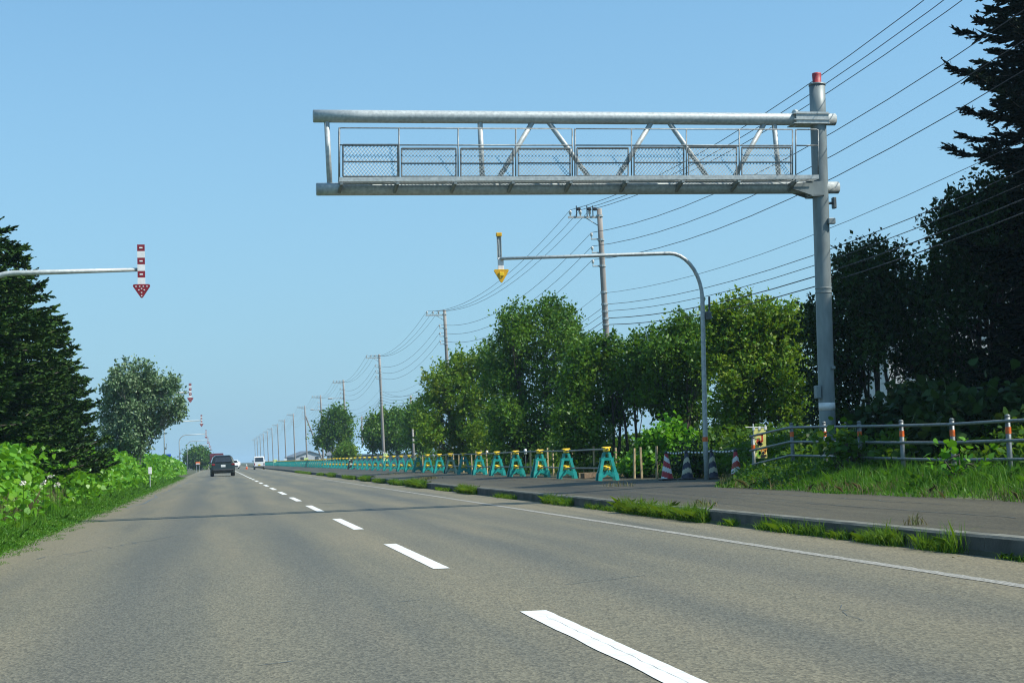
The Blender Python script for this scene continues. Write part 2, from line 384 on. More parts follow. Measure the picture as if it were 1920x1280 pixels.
# the ground as one sheet to the horizon, dipping just under the road and pavement
gx = [-4000, -800, -200, -60, -30, -15, -9, -7, -6, -5.5, -5, -4.5, -4, -3.6, -3.3, -3.0, -2.9, 0, 4, 7.3, KX+.1, 9, 10.2, 10.6, 11, 11.4, 11.8, 12.2, 13, 14.5, 17, 22, 30, 60, 200, 800, 4000]
gy = [-60, -20]+ystep(0, 700)+[1200, 2500, 6000]
def gzz(X, Y):
    z = gz(X, Y); z = np.where((X > KX) & (X < 10.6), z-.05, z)
    z = np.where((X > KX) & (X < 13.6) & (Y > 31.2) & (X < edge(Y)+.1), z-.05, z)
    z = np.where((X > KX) & (X < 12.2) & (Y > 43), z-.05, z)
    return np.where((X >= -2.95) & (X <= KX+.05), -.06, z)
grid("ground", gx, gy, gzz, M_soil)
ro = grid("road", [-3.05, -2, 0, 2.25, 4, 6, KX+.01], [-40]+ystep(0, 900)+[2500, 6000], lambda X, Y: X*0, M_road)

# lane and edge markings, laid 4 mm and 3 mm above the asphalt
def marking(name, strips, mt, z):
    b = MB()
    for x, w, y0, y1, jl, jr in strips:
        n = max(2, int((y1-y0)/.12) if y0 < 30 else 3)
        ys = np.linspace(y0, y1, n)
        jls = np.convolve(rng.uniform(-1, 1, n+4), [.15, .25, .3, .25, .15], "valid")*jl
        vs = []
        for i, y in enumerate(ys):
            vs += [(x-w/2+jls[i], y, z), (x+w/2+rng.uniform(-1, 1)*jr, y, z)]
        b.add(vs, [(2*i, 2*i+1, 2*i+3, 2*i+2) for i in range(n-1)])
    return tag(b.build(name, mt), kind="structure")
marking("lane_markings", [(2.25+(.01 if k == 0 else 0), .17 if k else .20, 15.75+9.52*(k-1), 15.75+9.52*(k-1)+4.9, .012 if k == 0 else .003, .003) for k in range(0, 60)], M_paint, .005)
marking("edge_line", [(6.14, .14, 2, 320, .012, .012)], M_wpaint, .004)
# fine crack in the fresh dash and crack lines in the asphalt
b = MB()
def crack(pts, w, z=.0065):
    pts = [np.array(p) for p in pts]
    vs = []
    for i, p in enumerate(pts):
        t = pts[min(i+1, len(pts)-1)]-pts[max(i-1, 0)]; t = t/np.linalg.norm(t); nn = np.array([-t[1], t[0]])*w*rng.uniform(.25, 1)/2
        vs += [(*(p-nn), z), (*(p+nn), z)]
    b.add(vs, [(2*i, 2*i+1, 2*i+3, 2*i+2) for i in range(len(pts)-1)])
def wander(x0, y0, x1, y1, n=14, a=.05):
    t = np.linspace(0, 1, n); return [(x0+(x1-x0)*q+rng.normal(0, a), y0+(y1-y0)*q+rng.normal(0, a)) for q in t]
crack(wander(2.27, 6.3, 2.27, 10.7, 40, .005), .0035)
crack(wander(4.1, 9.5, 4.35, 10.4, 9, .03), .010, .003)
crack(wander(4.6, 8.0, 5.3, 8.4, 10, .03), .02, .003); crack(wander(3.0, 13.2, 3.9, 13.8, 12, .03), .02, .003)
crack(wander(1.4, 12.4, 1.6, 12.5, 5, .01), .02, .003); crack(wander(0.2, 9.0, .42, 9.1, 5, .01), .02, .003)
crack(wander(-2.0, 52, 2.0, 55, 20, .12), .10, .003); crack(wander(-2.4, 44, -2.0, 110, 30, .12), .10, .003)
crack(wander(-2.3, 21, -.6, 26, 20, .08), .03, .003)
tag(b.build("road_cracks", M_dkst), kind="structure")
b = MB()
for xq, ya, yb in ((8.9, 16, 34), (9.7, 19, 30), (8.2, 24, 52), (9.4, 33, 60)):
    pts = wander(xq, ya, xq+.1, yb, 40, .03); vs = []
    for i, (x, y) in enumerate(pts):
        w = .03*rng.uniform(.2, 1); z = .20+.09*float(smooth(KX, 10.6, x))+.002
        vs += [(x-w/2, y, z), (x+w/2, y, z)]
    b.add(vs, [(2*i, 2*i+1, 2*i+3, 2*i+2) for i in range(len(pts)-1)])
tag(b.build("pavement_cracks", M_dkst), kind="structure")

# kerb stones (2 m units) and pavement
b = MB()
for y0 in np.arange(-10, 400, 2.0):
    dz = rng.uniform(-.006, .006)
    x0 = KX+rng.uniform(-.006, .006)
    y1 = y0+1.985
    vs = [(x0-.02, y0, -.05), (x0, y0, .175+dz), (x0+.025, y0, .20+dz), (x0+.16, y0, .205+dz), (x0+.16, y0, -.05)]
    vs += [(p[0], y1, p[2]) for p in vs]
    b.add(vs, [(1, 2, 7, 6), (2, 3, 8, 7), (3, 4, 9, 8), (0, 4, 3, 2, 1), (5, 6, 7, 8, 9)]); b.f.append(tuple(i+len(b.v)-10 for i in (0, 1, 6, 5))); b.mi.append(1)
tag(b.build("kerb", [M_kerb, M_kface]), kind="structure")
pys = [-10]+ystep(0, 400)
def pav_z(X, Y): return .20+.09*smooth(KX, 10.6, X)-.002
pv = []; pf = []
NX = 9
for j, y in enumerate(pys):
    wd = .05+(.1*math.sin(y*.7)+.07*math.sin(y*1.9+1))+float(edge(y))*(1-float(smooth(43, 45.5, y)))+11.6*float(smooth(43, 45.5, y))
    for i in range(NX):
        x = KX+.15+(wd-KX-.15)*i/(NX-1); pv.append((x, y, float(pav_z(x, y))))
for j in range(len(pys)-1):
    for i in range(NX-1): a = j*NX+i; pf.append((a, a+1, a+NX+1, a+NX))
me = bpy.data.meshes.new("pavement"); me.from_pydata(pv, [], pf); me.materials.append(M_walk); me.update()
tag(bpy.data.objects.new("pavement", me), kind="structure"); COL.objects.link(bpy.data.objects["pavement"])

# ------------------------------------------------------------------ gantry
GY = 32.0
def build_gantry():
    pb = atY(1553, 860, GY); px0 = pb[0]; base = np.array([px0, GY, gz(px0, GY)])
    g = thing("sign_gantry", "grey galvanised cantilever sign gantry without a sign, walkway reaching over the road", "sign gantry", base)
    top = atY(1532, 159, GY); ztop = top[2]; lean = (top[0]-px0)/(ztop-base[2])
    PX = lambda z: px0+lean*(z-base[2])
    b = MB(); n = 24; rp = .18
    b.lathe([(.34, -.05), (.34, .03), (rp+.01, .03)], (px0, GY, base[2]), n)
    zs = np.linspace(base[2], ztop, 14)
    b.tube([(PX(z), GY, z) for z in zs], rp, n)
    for py in (541, 549): 
        z = atY(1547, py, GY)[2]; b.tube([(PX(z-.015), GY, z-.015), (PX(z+.015), GY, z+.015)], rp+.006, n)
    z = ztop; b.tube([(PX(z-.04), GY, z-.03), (PX(z), GY, z+.015)], rp+.012, n)
    b.build("post", M_post, g, base, True)
    b = MB(); c = (PX(ztop), GY, ztop+.012)
    b.lathe([(.125, 0), (.125, .02), (.095, .03), (.105, .22), (.10, .25), (.03, .26)], c, 16); b.build("red_cap", M_redc, g, base, True)
    b = MB(); z = atY(1548, 762, GY)[2]; b.tube([(PX(z-.085), GY, z-.085), (PX(z+.085), GY, z+.085)], rp+.004, n); b.build("white_band", M_wht, g, base, True)
    # chords
    ul = atY(588, 218, GY); ur = atY(1565, 224.5, GY); ll = atY(594, 355, GY); lr = atY(1571, 352, GY)
    zu = (ul[2]+ur[2])/2; zl = (ll[2]+lr[2])/2
    su = (ur[2]-ul[2])/(ur[0]-ul[0]); sl = (lr[2]-ll[2])/(lr[0]-ll[0])
    ZU = lambda x: ul[2]+su*(x-ul[0]); ZL = lambda x: ll[2]+sl*(x-ll[0])
    rc = .137
    yc = GY-.0
    b = MB(); b.tube([(x, yc, ZU(x)) for x in np.linspace(ul[0], ur[0], 12)], rc, 20); b.tube([(ul[0]-.012, yc, ZU(ul[0])), (ul[0]+.03, yc, ZU(ul[0]))], rc*.93, 20)
    b.build("upper_chord", M_galv, g, base, True)
    b = MB(); b.tube([(x, yc, ZL(x)) for x in np.linspace(ll[0], lr[0], 12)], rc, 20); b.tube([(ll[0]-.012, yc, ZL(ll[0])), (ll[0]+.03, yc, ZL(ll[0]))], rc*.93, 20)
    b.build("lower_chord", M_galv, g, base, True)
    def gx_(p): return atY(p, 290, GY)[0]
    for xa, xb in ((614, 617), (902, 903), (1454, 1459)):
        b = MB(); a = gx_(xa); c = gx_(xb); b.tube([(a, yc, ZU(a)), (c, yc, ZL(c))], .058, 12); b.build("upright", M_galv, g, base, True)
    for xa, xb in ((1006, 921), (1025, 1117), (1229, 1142), (1252, 1338), (1441, 1362)):
        b = MB(); a = gx_(xa); c = gx_(xb); b.tube([(a, yc, ZU(a)), (c, yc, ZL(c))], .056, 12); b.build("diagonal", M_galv, g, base, True)
    # collars at the post
    b = MB()
    x1 = gx_(1468); x2 = PX(zu)+.17
    for dz in (.09, -.045, -.13): b.box(((x1+x2)/2+.12, yc, ZU(x2)+dz), (x2-x1-.2, .46, .022))
    for sy in (-1, 1): b.box(((gx_(1490)+x2)/2, yc+sy*.2, ZU(x2)+.0), (x2-gx_(1490), .02, .26))
    xf = gx_(1494); b.tube([(xf-.03, yc, ZU(xf)+.02), (xf+.03, yc, ZU(xf)+.02)], .20, 20)
    b.build("upper_bracket", M_galv, g, base)
    b = MB()
    xa = gx_(1478); xb = gx_(1512); xc = PX(zl)
    for sy in (-1, 1):
        b.prism([(xa, ZL(xa)-.06), (xb, ZL(xb)-.20), (xc, ZL(xc)-.22), (xc, ZL(xc)+.12), (xb, ZL(xb)+.10), (xa, ZL(xa)+.06)], yc+sy*.19-.01, yc+sy*.19+.01)
    b.box(((xb+xc)/2, yc, ZL(xc)-.21), (xc-xb, .40, .02)); b.tube([(xb-.03, yc, ZL(xb)), (xb+.03, yc, ZL(xb))], .20, 20)
    b.build("lower_bracket", M_post, g, base)
    # walkway in front of the truss
    WY = GY-.50
    def wp(px, py, Y=WY): return atY(px, py, Y)
    wl = wp(636, 339); wr = wp(1535, 334)
    b = MB(); wz = (wl[2]+wr[2])/2; y0, y1 = WY, GY-.18
    sw = (wr[2]-wl[2])/(wr[0]-wl[0]); WZ = lambda x: wl[2]+sw*(x-wl[0])
    for sy in (y0, y1):
        vs = []
        b.add([(wl[0], sy-.02, WZ(wl[0])-.02), (wr[0], sy-.02, WZ(wr[0])-.02), (wr[0], sy+.02, WZ(wr[0])-.02), (wl[0], sy+.02, WZ(wl[0])-.02),
               (wl[0], sy-.02, WZ(wl[0])+.07), (wr[0], sy-.02, WZ(wr[0])+.07), (wr[0], sy+.02, WZ(wr[0])+.07), (wl[0], sy+.02, WZ(wl[0])+.07)],
              [(3, 2, 1, 0), (4, 5, 6, 7), (0, 1, 5, 4), (1, 2, 6, 5), (2, 3, 7, 6), (3, 0, 4, 7)])
    for k in range(6):   # grating bearers
        yy = y0+.03+(y1-y0-.06)*k/5
        b.add([(wl[0], yy-.006, WZ(wl[0])-.012), (wr[0], yy-.006, WZ(wr[0])-.012), (wr[0], yy+.006, WZ(wr[0])-.012), (wl[0], yy+.006, WZ(wl[0])-.012),
               (wl[0], yy-.006, WZ(wl[0])+.01), (wr[0], yy-.006, WZ(wr[0])+.01), (wr[0], yy+.006, WZ(wr[0])+.01), (wl[0], yy+.006, WZ(wl[0])+.01)],
              [(3, 2, 1, 0), (4, 5, 6, 7), (0, 1, 5, 4), (1, 2, 6, 5), (2, 3, 7, 6), (3, 0, 4, 7)])
    b.build("walkway_deck", M_galv, g, base)
    for px in (640, 745, 853, 961, 1069, 1174, 1279, 1384, 1492):
        x = wp(px, 340)[0]; b = MB()
        b.box((x, (y0+GY)/2-.04, WZ(x)-.075), (.06, GY-y0+.1, .05))
        b.rod((x, y0+.05, WZ(x)-.08), (x-.02, GY-.10, ZL(x)-.08), .04, 6)
        b.build("walkway_bracket", M_post, g, base)
    # handrail
    rails = [636, 748, 859, 967, 1073, 1078, 1184, 1287, 1386, 1486, 1492, 1534]
    tops = lambda px: wp(px, 240+(px-636)*.0034); mids = lambda px: wp(px, 272+(px-636)*.0012)
    b = MB()
    runs = [(636, 1073), (1078, 1486), (1492, 1534)]
    for a, c in runs:
        b.tube([wp(a, 333)+[0, 0, 0], mids(a), tops(a)-[0, 0, .03], tops(a)+[.03, 0, 0], tops(c)-[.03, 0, 0], tops(c)-[0, 0, .03], wp(c, 333)], .0145, 8)
        b.rod(mids(a), mids(c), .015, 8)
    for px in rails: b.rod(wp(px, 338), tops(px), .0155, 8)
    # return rail at the free end
    t = tops(636); mdd = mids(636); q = wp(636, 338)
    for p in (t, mdd): b.rod(p, (p[0]+.02, y1, p[2]), .016, 8)
    b.rod((q[0]+.02, y1, q[2]), (t[0]+.02, y1, t[2]), .017, 8); b.rod((q[0]+.02, (y0+y1)/2, q[2]), (t[0]+.02, (y0+y1)/2, t[2]), .015, 8)
    b.build("handrail", M_rail, g, base, True)
    # mesh panels folded against the rail
    spans = [(643, 746, 272, 331, 0), (753, 855, 279, 331, 1), (864, 962, 279, 331, 1), (972, 1069, 279, 330, 1), (1082, 1178, 278, 330, 1), (1189, 1282, 277, 330, 0), (1291, 1381, 276, 330, 1), (1391, 1483, 277, 329, 1)]
    for a, c, ty, by, tilt in spans:
        Y1 = WY+.10+.05*tilt; Y0 = WY+.06
        A = wp(a, by, Y0); B = wp(c, by, Y0); T1 = wp(a, ty, Y1+.12*tilt); T2 = wp(c, ty, Y1+.12*tilt)
        b = MB(); ex = (B-A)/np.linalg.norm(B-A); up = (T1-A); h = np.linalg.norm(up); up = up/h; wdt = np.linalg.norm(B-A)
        fr = .017
        for p, q in ((A, T1), (B, T2), (T1, T2), (A, B)): b.tube([p, q], fr if (p is not T1) else .024, 6)
        mid1 = A+up*h*.47; mid2 = B+(T2-B)*.47
        b.rod(mid1, mid2, .016, 6)
        po = b.build("mesh_panel", M_dkst, g, base)
        b = MB(); pitch = .075; k = 1.25   # diamond mesh wires
        nst = int((wdt+h/k)/pitch)
        for sgn in (1, -1):
            for i in range(nst+1):
                s0 = i*pitch-(h/k)
                # line (u, v): u = s0 + v/k  for sgn 1, mirrored for -1
                v0 = max(0, -s0*k); v1 = min(h, (wdt-s0)*k)
                if v1-v0 < .01: continue
                u0, u1 = s0+v0/k, s0+v1/k
                if sgn < 0: u0, u1 = wdt-u0, wdt-u1
                b.tube([A+ex*u0+up*v0, A+ex*u1+up*v1], .0065, 3, False)
        b.build("wire_mesh", M_post, po)
        pass
    # wire meshes were built in world coordinates: shift to the base
    for ch in list(g.children):
        for gg in ch.children: gg.location = -Vector(base)
    # small boxes on the post
    b = MB(); p = atY(1531, 735, GY); b.bbox((p[0], GY-.06, p[2]), (.12, .16, .29), .015); b.rod((p[0], GY-.02, p[2]), (PX(p[2]), GY, p[2]), .03); b.build("junction_box", M_post, g, base)
    b = MB(); p = atY(1561.5, 381, GY); b.bbox((p[0]+.02, GY-.02, p[2]), (.07, .14, .25), .01); b.rod((p[0], GY, p[2]), (PX(p[2]), GY, p[2]), .03); b.build("switch_box", M_dkst, g, base)
    b = MB(); p = atY(1551, 417, GY); b.bbox((p[0]+.02, GY-.19, p[2]), (.17, .10, .13), .012); b.build("step_bracket", M_post, g, base)
    b = MB(); p = atY(1557, 690, GY); b.bbox((p[0]-.01, GY-.17, p[2]), (.09, .10, .07), .012); b.build("step_bracket", M_post, g, base)
build_gantry()

# ------------------------------------------------------------------ snow pole arrows
def arc_arm(pole, zt, tip, rb=.9, n=9):
    """pole foot (x,y,z) up, bending over to the tip"""
    s = 1 if tip[0] > pole[0] else -1
    pts = [np.array(pole)]
    slope = (tip[2]-zt)/abs(tip[0]-pole[0])
    zb = zt-rb
    for k in range(n+1):
        a = math.pi/2*k/n
        pts.append(np.array([pole[0]+s*rb*(1-math.cos(a)), pole[1], zb+rb*math.sin(a)]))
    pts.append(np.array(tip)); return pts
def rounded_tri(w, h, r=.03):
    pts = []
    C = [(-w/2+r*1.3, -r), (w/2-r*1.3, -r), (0, -h+r*1.4)]; A = [(90, 215), (-35, 90), (215, 325)]
    for (cx, cz), (a0, a1) in ((C[1], (90, -35)), (C[2], (-35, -145)), (C[0], (-145, -270))):
        for k in range(5):
            a = R(a0+(a1-a0)*k/4); pts.append((cx+r*math.cos(a), cz+r*math.sin(a)))
    return pts
def snow_arrow(poleX, Y, tipx, tipz, armz, label, detail=True, scale=1.0):
    z0 = float(gz(poleX, Y)); base = np.array([poleX, Y, z0])
    g = thing("snow_pole", label, "road edge marker", base, "red and white road edge arrows on the left verge")
    b = MB(); zt = armz-.05; pts = arc_arm((poleX, Y, z0-.1), zt, (tipx, Y, armz), 1.0)
    b.tube(pts, [.062]*(len(pts)-1)+[.042], 10 if detail else 6); b.build("pole", M_galv, g, base, True)
    if detail:
        b = MB(); zz = z0+2.6; b.bbox((poleX+.14, Y, zz), (.16, .14, .22)); b.rod((poleX+.16, Y, zz), (poleX+.22, Y, zz+.5), .03); b.build("control_box", M_post, g, base)
    # arrow: hanging shaft plus head
    W_, H_ = .165*scale, 1.22*scale; hz = .32*scale; sh = (H_-hz)/6
    b = MB(); zt2 = tipz+H_
    for k in range(6):
        zc = zt2-sh*(k+.5); b.box((tipx, Y-.05, zc), (W_, .05, sh-.002), mi=k % 2)
    a = b.build("arrow_shaft", [M_red, M_wht], g, base)
    b = MB(); b.prism([(tipx+x, tipz+hz+z) for x, z in rounded_tri(.40*scale, hz, .035)], Y-.085, Y-.025)
    hd = b.build("arrow_head", M_red, g, base)
    if detail:
        for k in (0, 2, 4): b = MB(); b.box((tipx, Y-.079, zt2-sh*(k+.5)), (.07, .006, .03)); b.build("reflector", M_refl, g, base)
        for x, z in ((-.12, -.05), (-.04, -.05), (.04, -.05), (.12, -.05), (-.06, -.13), (.06, -.13), (0, -.10), (0, -.19), (0, -.26)): b = MB(); b.box((tipx+x, Y-.089, tipz+hz+z), (.03, .006, .02)); b.build("reflector", M_refl, hd).location = -base
    return g
for i, (tx, ty, Y) in enumerate(((266, 560, 35), (357, 755, 97), (378, 800, 159), (386.5, 822, 221), (390, 832, 283), (393, 839, 345), (395.5, 844, 407))):
    t = atY(tx, ty, Y); az = t[2]+.66
    lab = ["large red and white hanging arrow in front of the sky beside the dark spruce", "red and white hanging arrow whose arm comes out of the silvery tree",
           "red and white hanging arrow with the blue plate under its bent arm", "small red and white arrow, fourth along the left verge",
           "tiny red and white arrow, fifth along the left verge", "tiny red and white arrow above the maroon truck, sixth along the verge", "tiniest red and white arrow, farthest along the left verge"][i]
    snow_arrow(t[0]-3.75, Y, t[0], t[2], az, lab, i < 4)

def yellow_arrow():
    Y = 39.0
    t = atY(941, 529, Y); foot = atY(1323, 843, Y); px = foot[0]; z0 = .30; base = np.array([px, Y, z0])
    g = thing("snow_pole", "slim grey pole with a yellow hanging arrow seen from behind, arm reaching over the road", "road edge marker", base)
    a0 = atY(938, 485, Y); a1 = atY(1255, 475, Y); top = atY(1317, 560, Y); low = atY(1322.5, 830, Y)
    rb = top[0]-a1[0]
    pts = [np.array([px, Y, z0-.05]), np.array([low[0], Y, low[2]]), np.array([top[0], Y, top[2]])]
    for k in range(1, 10):
        a = math.pi/2*k/9; pts.append(np.array([top[0]-rb*(1-math.cos(a)), Y, top[2]+(a1[2]-top[2])*math.sin(a)]))
    pts.append(np.array([(a0[0]+a1[0])/2, Y, (a0[2]+a1[2])/2])); pts.append(np.array([a0[0], Y, a0[2]]))
    rr = [.070, .066, .060]+[.052]*9+[.046, .040]
    b = MB(); b.tube(pts, rr, 12); b.build("pole", M_galv, g, base, True)
    b = MB(); p = atY(1322, 823, Y); b.tube([(p[0], Y, p[2]-.06), (p[0], Y, p[2]+.06)], .078, 12); b.build("orange_band", M_org, g, base)
    b = MB(); p = atY(1324, 592, Y); b.bbox((p[0]+.05, Y, p[2]), (.17, .15, .22)); b.tube([(p[0]+.05, Y, p[2]), (p[0]+.10, Y, p[2]+.2), (p[0]+.11, Y, p[2]+.52)], .03, 6); b.build("control_box", M_dkst, g, base)
    T = lambda x, y: atY(x, y, Y)
    sc = T(960, 485)[0]-T(959, 485)[0]      # metres per photo pixel here
    zt = T(938, 438)[2]; za = a0[2]; zb = T(941, 507)[2]; ztip = T(941, 529)[2]; x0 = t[0]
    b = MB()
    for dx in (-.055, .055): b.box((x0-.03+dx, Y+.04, (zt+za)/2), (.014, .014, zt-za))
    b.rod((x0-.05, Y+.04, zt-.1), (x0-.03, Y+.04, za), .012, 6); b.box((x0-.03, Y+.055, (zt+za)/2), (.11, .004, zt-za)); b.build("arrow_shaft", M_galv, g, base)
    b = MB(); b.bbox((x0-.03, Y+.04, zt-.02), (.15, .08, .10), .01); b.build("shaft_cap", M_yel, g, base)
    b = MB(); b.bbox((x0-.005, Y+.05, (za+zb)/2+.02), (.155, .05, za-zb+.02), .008); b.build("back_plate", M_wht, g, base)
    b = MB(); b.prism([(x0+x, zb+.03+z) for x, z in rounded_tri(.41, zb-ztip+.05, .03)], Y-.0, Y+.06)
    b.build("arrow_head", M_yel, g, base)
    b = MB(); b.bbox((x0, Y-.02, zb-.10), (.12, .03, .10), .008); b.rod((x0-.05, Y-.025, zb-.02), (x0-.05, Y-.025, zb-.2), .01, 6); b.build("head_bracket", M_ylw, g, base)
yellow_arrow()

# ------------------------------------------------------------------ utility poles and wires
PXL, PSP, PY0 = 16.0, 44.4, 61.0
def pole_z(k): return float(.3)
def utility_pole(k):
    Y = PY0+PSP*k; H = 11.2+(.15 if k in (1, 2) else 0)
    lab = {0: "nearest concrete utility pole, rising from the trees right of the yellow arrow", 1: "concrete utility pole at the left edge of the roadside trees, second of the row",
           3: "concrete utility pole carrying a street lamp and a grey transformer", 5: "utility pole propped by a slanting strut"}.get(k, "bare concrete utility pole, %s in the row receding beside the barricades" % ORD[k])
    base = np.array([PXL+.0, Y, .2])
    g = thing("utility_pole", lab, "utility pole", base, "utility poles along the road")
    lean = -.018
    X = lambda z: PXL+lean*(z-.2)
    b = MB(); b.tube([(X(z), Y, z) for z in np.linspace(-.1, H, 6)], np.linspace(.155, .108, 6).tolist(), 14 if k < 4 else 7); b.build("shaft", M_conc, g, base, True)
    xa = X(H); b = MB(); b.box((xa-.62, Y, H-.35), (1.45, .085, .085)); b.rod((xa-.62, Y, H-.36), (xa, Y, H-.75), .02, 6); b.build("crossarm", M_galv, g, base)
    for i, dx in enumerate((-1.25, -.82, -.42)):
        b = MB(); b.lathe([(.03, -.31), (.03, -.22), (.065, -.21), (.05, -.15), (.065, -.14), (.045, -.07), (.03, -.05)], (xa+dx, Y, H), 8)
        b.build("insulator", M_ins, g, base, True)
    if k == 0:
        for dx in (-1.0, -.55, -.3):
            b = MB(); b.rod((xa+dx, Y-.08, H-.35), (xa+dx, Y-.08, H+.12), .022, 6); b.bbox((xa+dx+.1, Y-.08, H-.02), (.16, .1, .14), .03); b.build("surge_arrester", M_blk, g, base)
    for z in (H-1.15, H-1.72, H-2.28):
        b = MB(); b.rod((X(z), Y, z-.12), (X(z)-.42, Y, z-.12), .03, 6); b.rod((X(z)-.40, Y, z-.14), (X(z)-.40, Y, z), .018, 6); b.build("side_arm", M_galv, g, base)
        b = MB(); b.lathe([(.03, 0), (.06, .02), (.05, .06), (.065, .08), (.05, .13), (.03, .15)], (X(z)-.40, Y, z), 8); b.build("insulator", M_ins, g, base, True)
    for z in ((H-.3, H-1.3, H-1.9, H-2.4, 7.7, 7.2, 6.9, 6.6, 6.35) if k < 3 else ()):
        b = MB(); b.tube([(X(z), Y, z-.04), (X(z), Y, z+.04)], .150, 10); b.build("clamp_band", M_galv, g, base)
    if k == 3:
        b = MB(); b.rod((X(9.0), Y, 8.85), (X(9)-1.5, Y, 8.9), .03, 6); b.bbox((X(9)-1.75, Y, 8.88), (.6, .25, .2), .05); b.build("street_lamp_arm", M_galv, g, base)
        b = MB(); b.lathe([(.22, 0), (.24, .1), (.24, .6), (.2, .68)], (X(7)-.75, Y, 7.0), 12); b.rod((X(7), Y, 7.1), (X(7)-.6, Y, 7.1), .04, 6); b.build("transformer", M_post, g, base)
    if k == 4:
        b = MB(); b.rod((X(9)-1.6, Y, 8.95), (X(9)+1.0, Y, 8.75), .035, 6); b.bbox((X(9)-1.4, Y, 9.0), (.5, .25, .2), .05); b.build("street_lamp_arm", M_galv, g, base)
    if k == 5:
        b = MB(); b.tube([(X(9.3)+.1, Y, 9.3), (X(0)+3.1, Y, .1)], [.12, .16], 8); b.build("strut", M_conc, g, base)
    return g
NP = 15
for k in range(NP): utility_pole(k)
def wire(name, label, pts3, sag, r, mt, group):
    pts = []
    for (a, c, sg) in zip(pts3[:-1], pts3[1:], sag):
        a = np.array(a, float); c = np.array(c, float); n = 14
        for t in np.linspace(0, 1, n, endpoint=False): p = a+(c-a)*t; p[2] -= 4*sg*t*(1-t); pts.append(p)
    pts.append(np.array(pts3[-1], float))
    b = MB(); b.tube(pts, r, 4, False); o = b.build(name, mt, None, pts3[0]); tag(o, label, "power line", group); return o
def polept(k, dx, dz): 
    H = 11.2+(.15 if k in (1, 2) else 0)
    return (PXL-.018*(H+dz-.2)+dx, PY0+PSP*k, H+dz)
nm = ["leftmost", "middle", "rightmost"]
for i, dx in enumerate((-1.25, -.82, -.42)):
    ks = list(range(-1, NP)); wire("power_line", "thin black wire on the pole-top crossarms, %s of the three" % nm[i], [polept(k, dx, -.05) for k in ks], [1.15]*len(ks), .011, M_wire, "wires on the pole-top crossarms")
for i, dz in enumerate((-1.0, -1.57, -2.13)):
    ks = list(range(-1, NP)); wire("power_line", "thin black wire on the short side arms, %s of the three" % ["upper", "middle", "lower"][i], [polept(k, -.40, dz) for k in ks], [1.25]*len(ks), .011, M_wire, "wires on the short side arms")
for i, (dz, r, mt) in enumerate(((-3.55, .007, M_wire), (-4.0, .010, M_wirec), (-4.28, .010, M_wirec), (-4.58, .015, M_wirec), (-4.85, .015, M_wirec))):
    ks = list(range(-1, 6)); wire("telephone_cable", "low slung cable on the poles above the treetops, %s from the top" % ORD[i], [polept(k, .12 if i else -.15, dz) for k in ks], [.95]*len(ks), r, mt, "low cables above the treetops")

def short_pole(pxx, pyt, X, lab, r=.13, arm=True, mt=None):
    t = atX(pxx, pyt, X); base = np.array([X, t[1], .2]); g = thing("utility_pole", lab, "utility pole", base, "short poles behind the barricades")
    b = MB(); b.tube([(X, t[1], 0), (X, t[1], t[2])], [r, r*.75], 8); b.build("shaft", mt or M_conc, g, base, True)
    if arm: b = MB(); b.box((X+.5, t[1], t[2]-.3), (1.4, .09, .09)); b.build("crossarm", M_galv, g, base)
    return t
sp1 = short_pole(770, 741, 19.5, "short concrete pole with a small crossarm at the left edge of the tall trees")
sp2 = short_pole(678, 780, 19.0, "short concrete pole in front of the middle far tree")
short_pole(774, 804, 14.5, "short pale bare post standing before the trees behind the barricades", .10, False)
short_pole(625, 808, 20.0, "short pole in front of the farthest roadside tree", .12, False)
short_pole(688, 830, 21.0, "thin low post just right of the short pole at the middle far tree", .08, False, M_bark)
p2 = polept(2, 0, -3.6); p3 = polept(3, 0, -3.8)
wire("service_cable", "upper service cable running from a tall pole to the short pole at the trees", [p2, sp1], [.3], .012, M_wire, "service cables to the short poles")
wire("service_cable", "service cable between the tall pole and the short pole at the middle far tree", [(p2[0], p2[1], p2[2]-.6), tuple(sp2)], [.8], .014, M_wire, "service cables to the short poles")

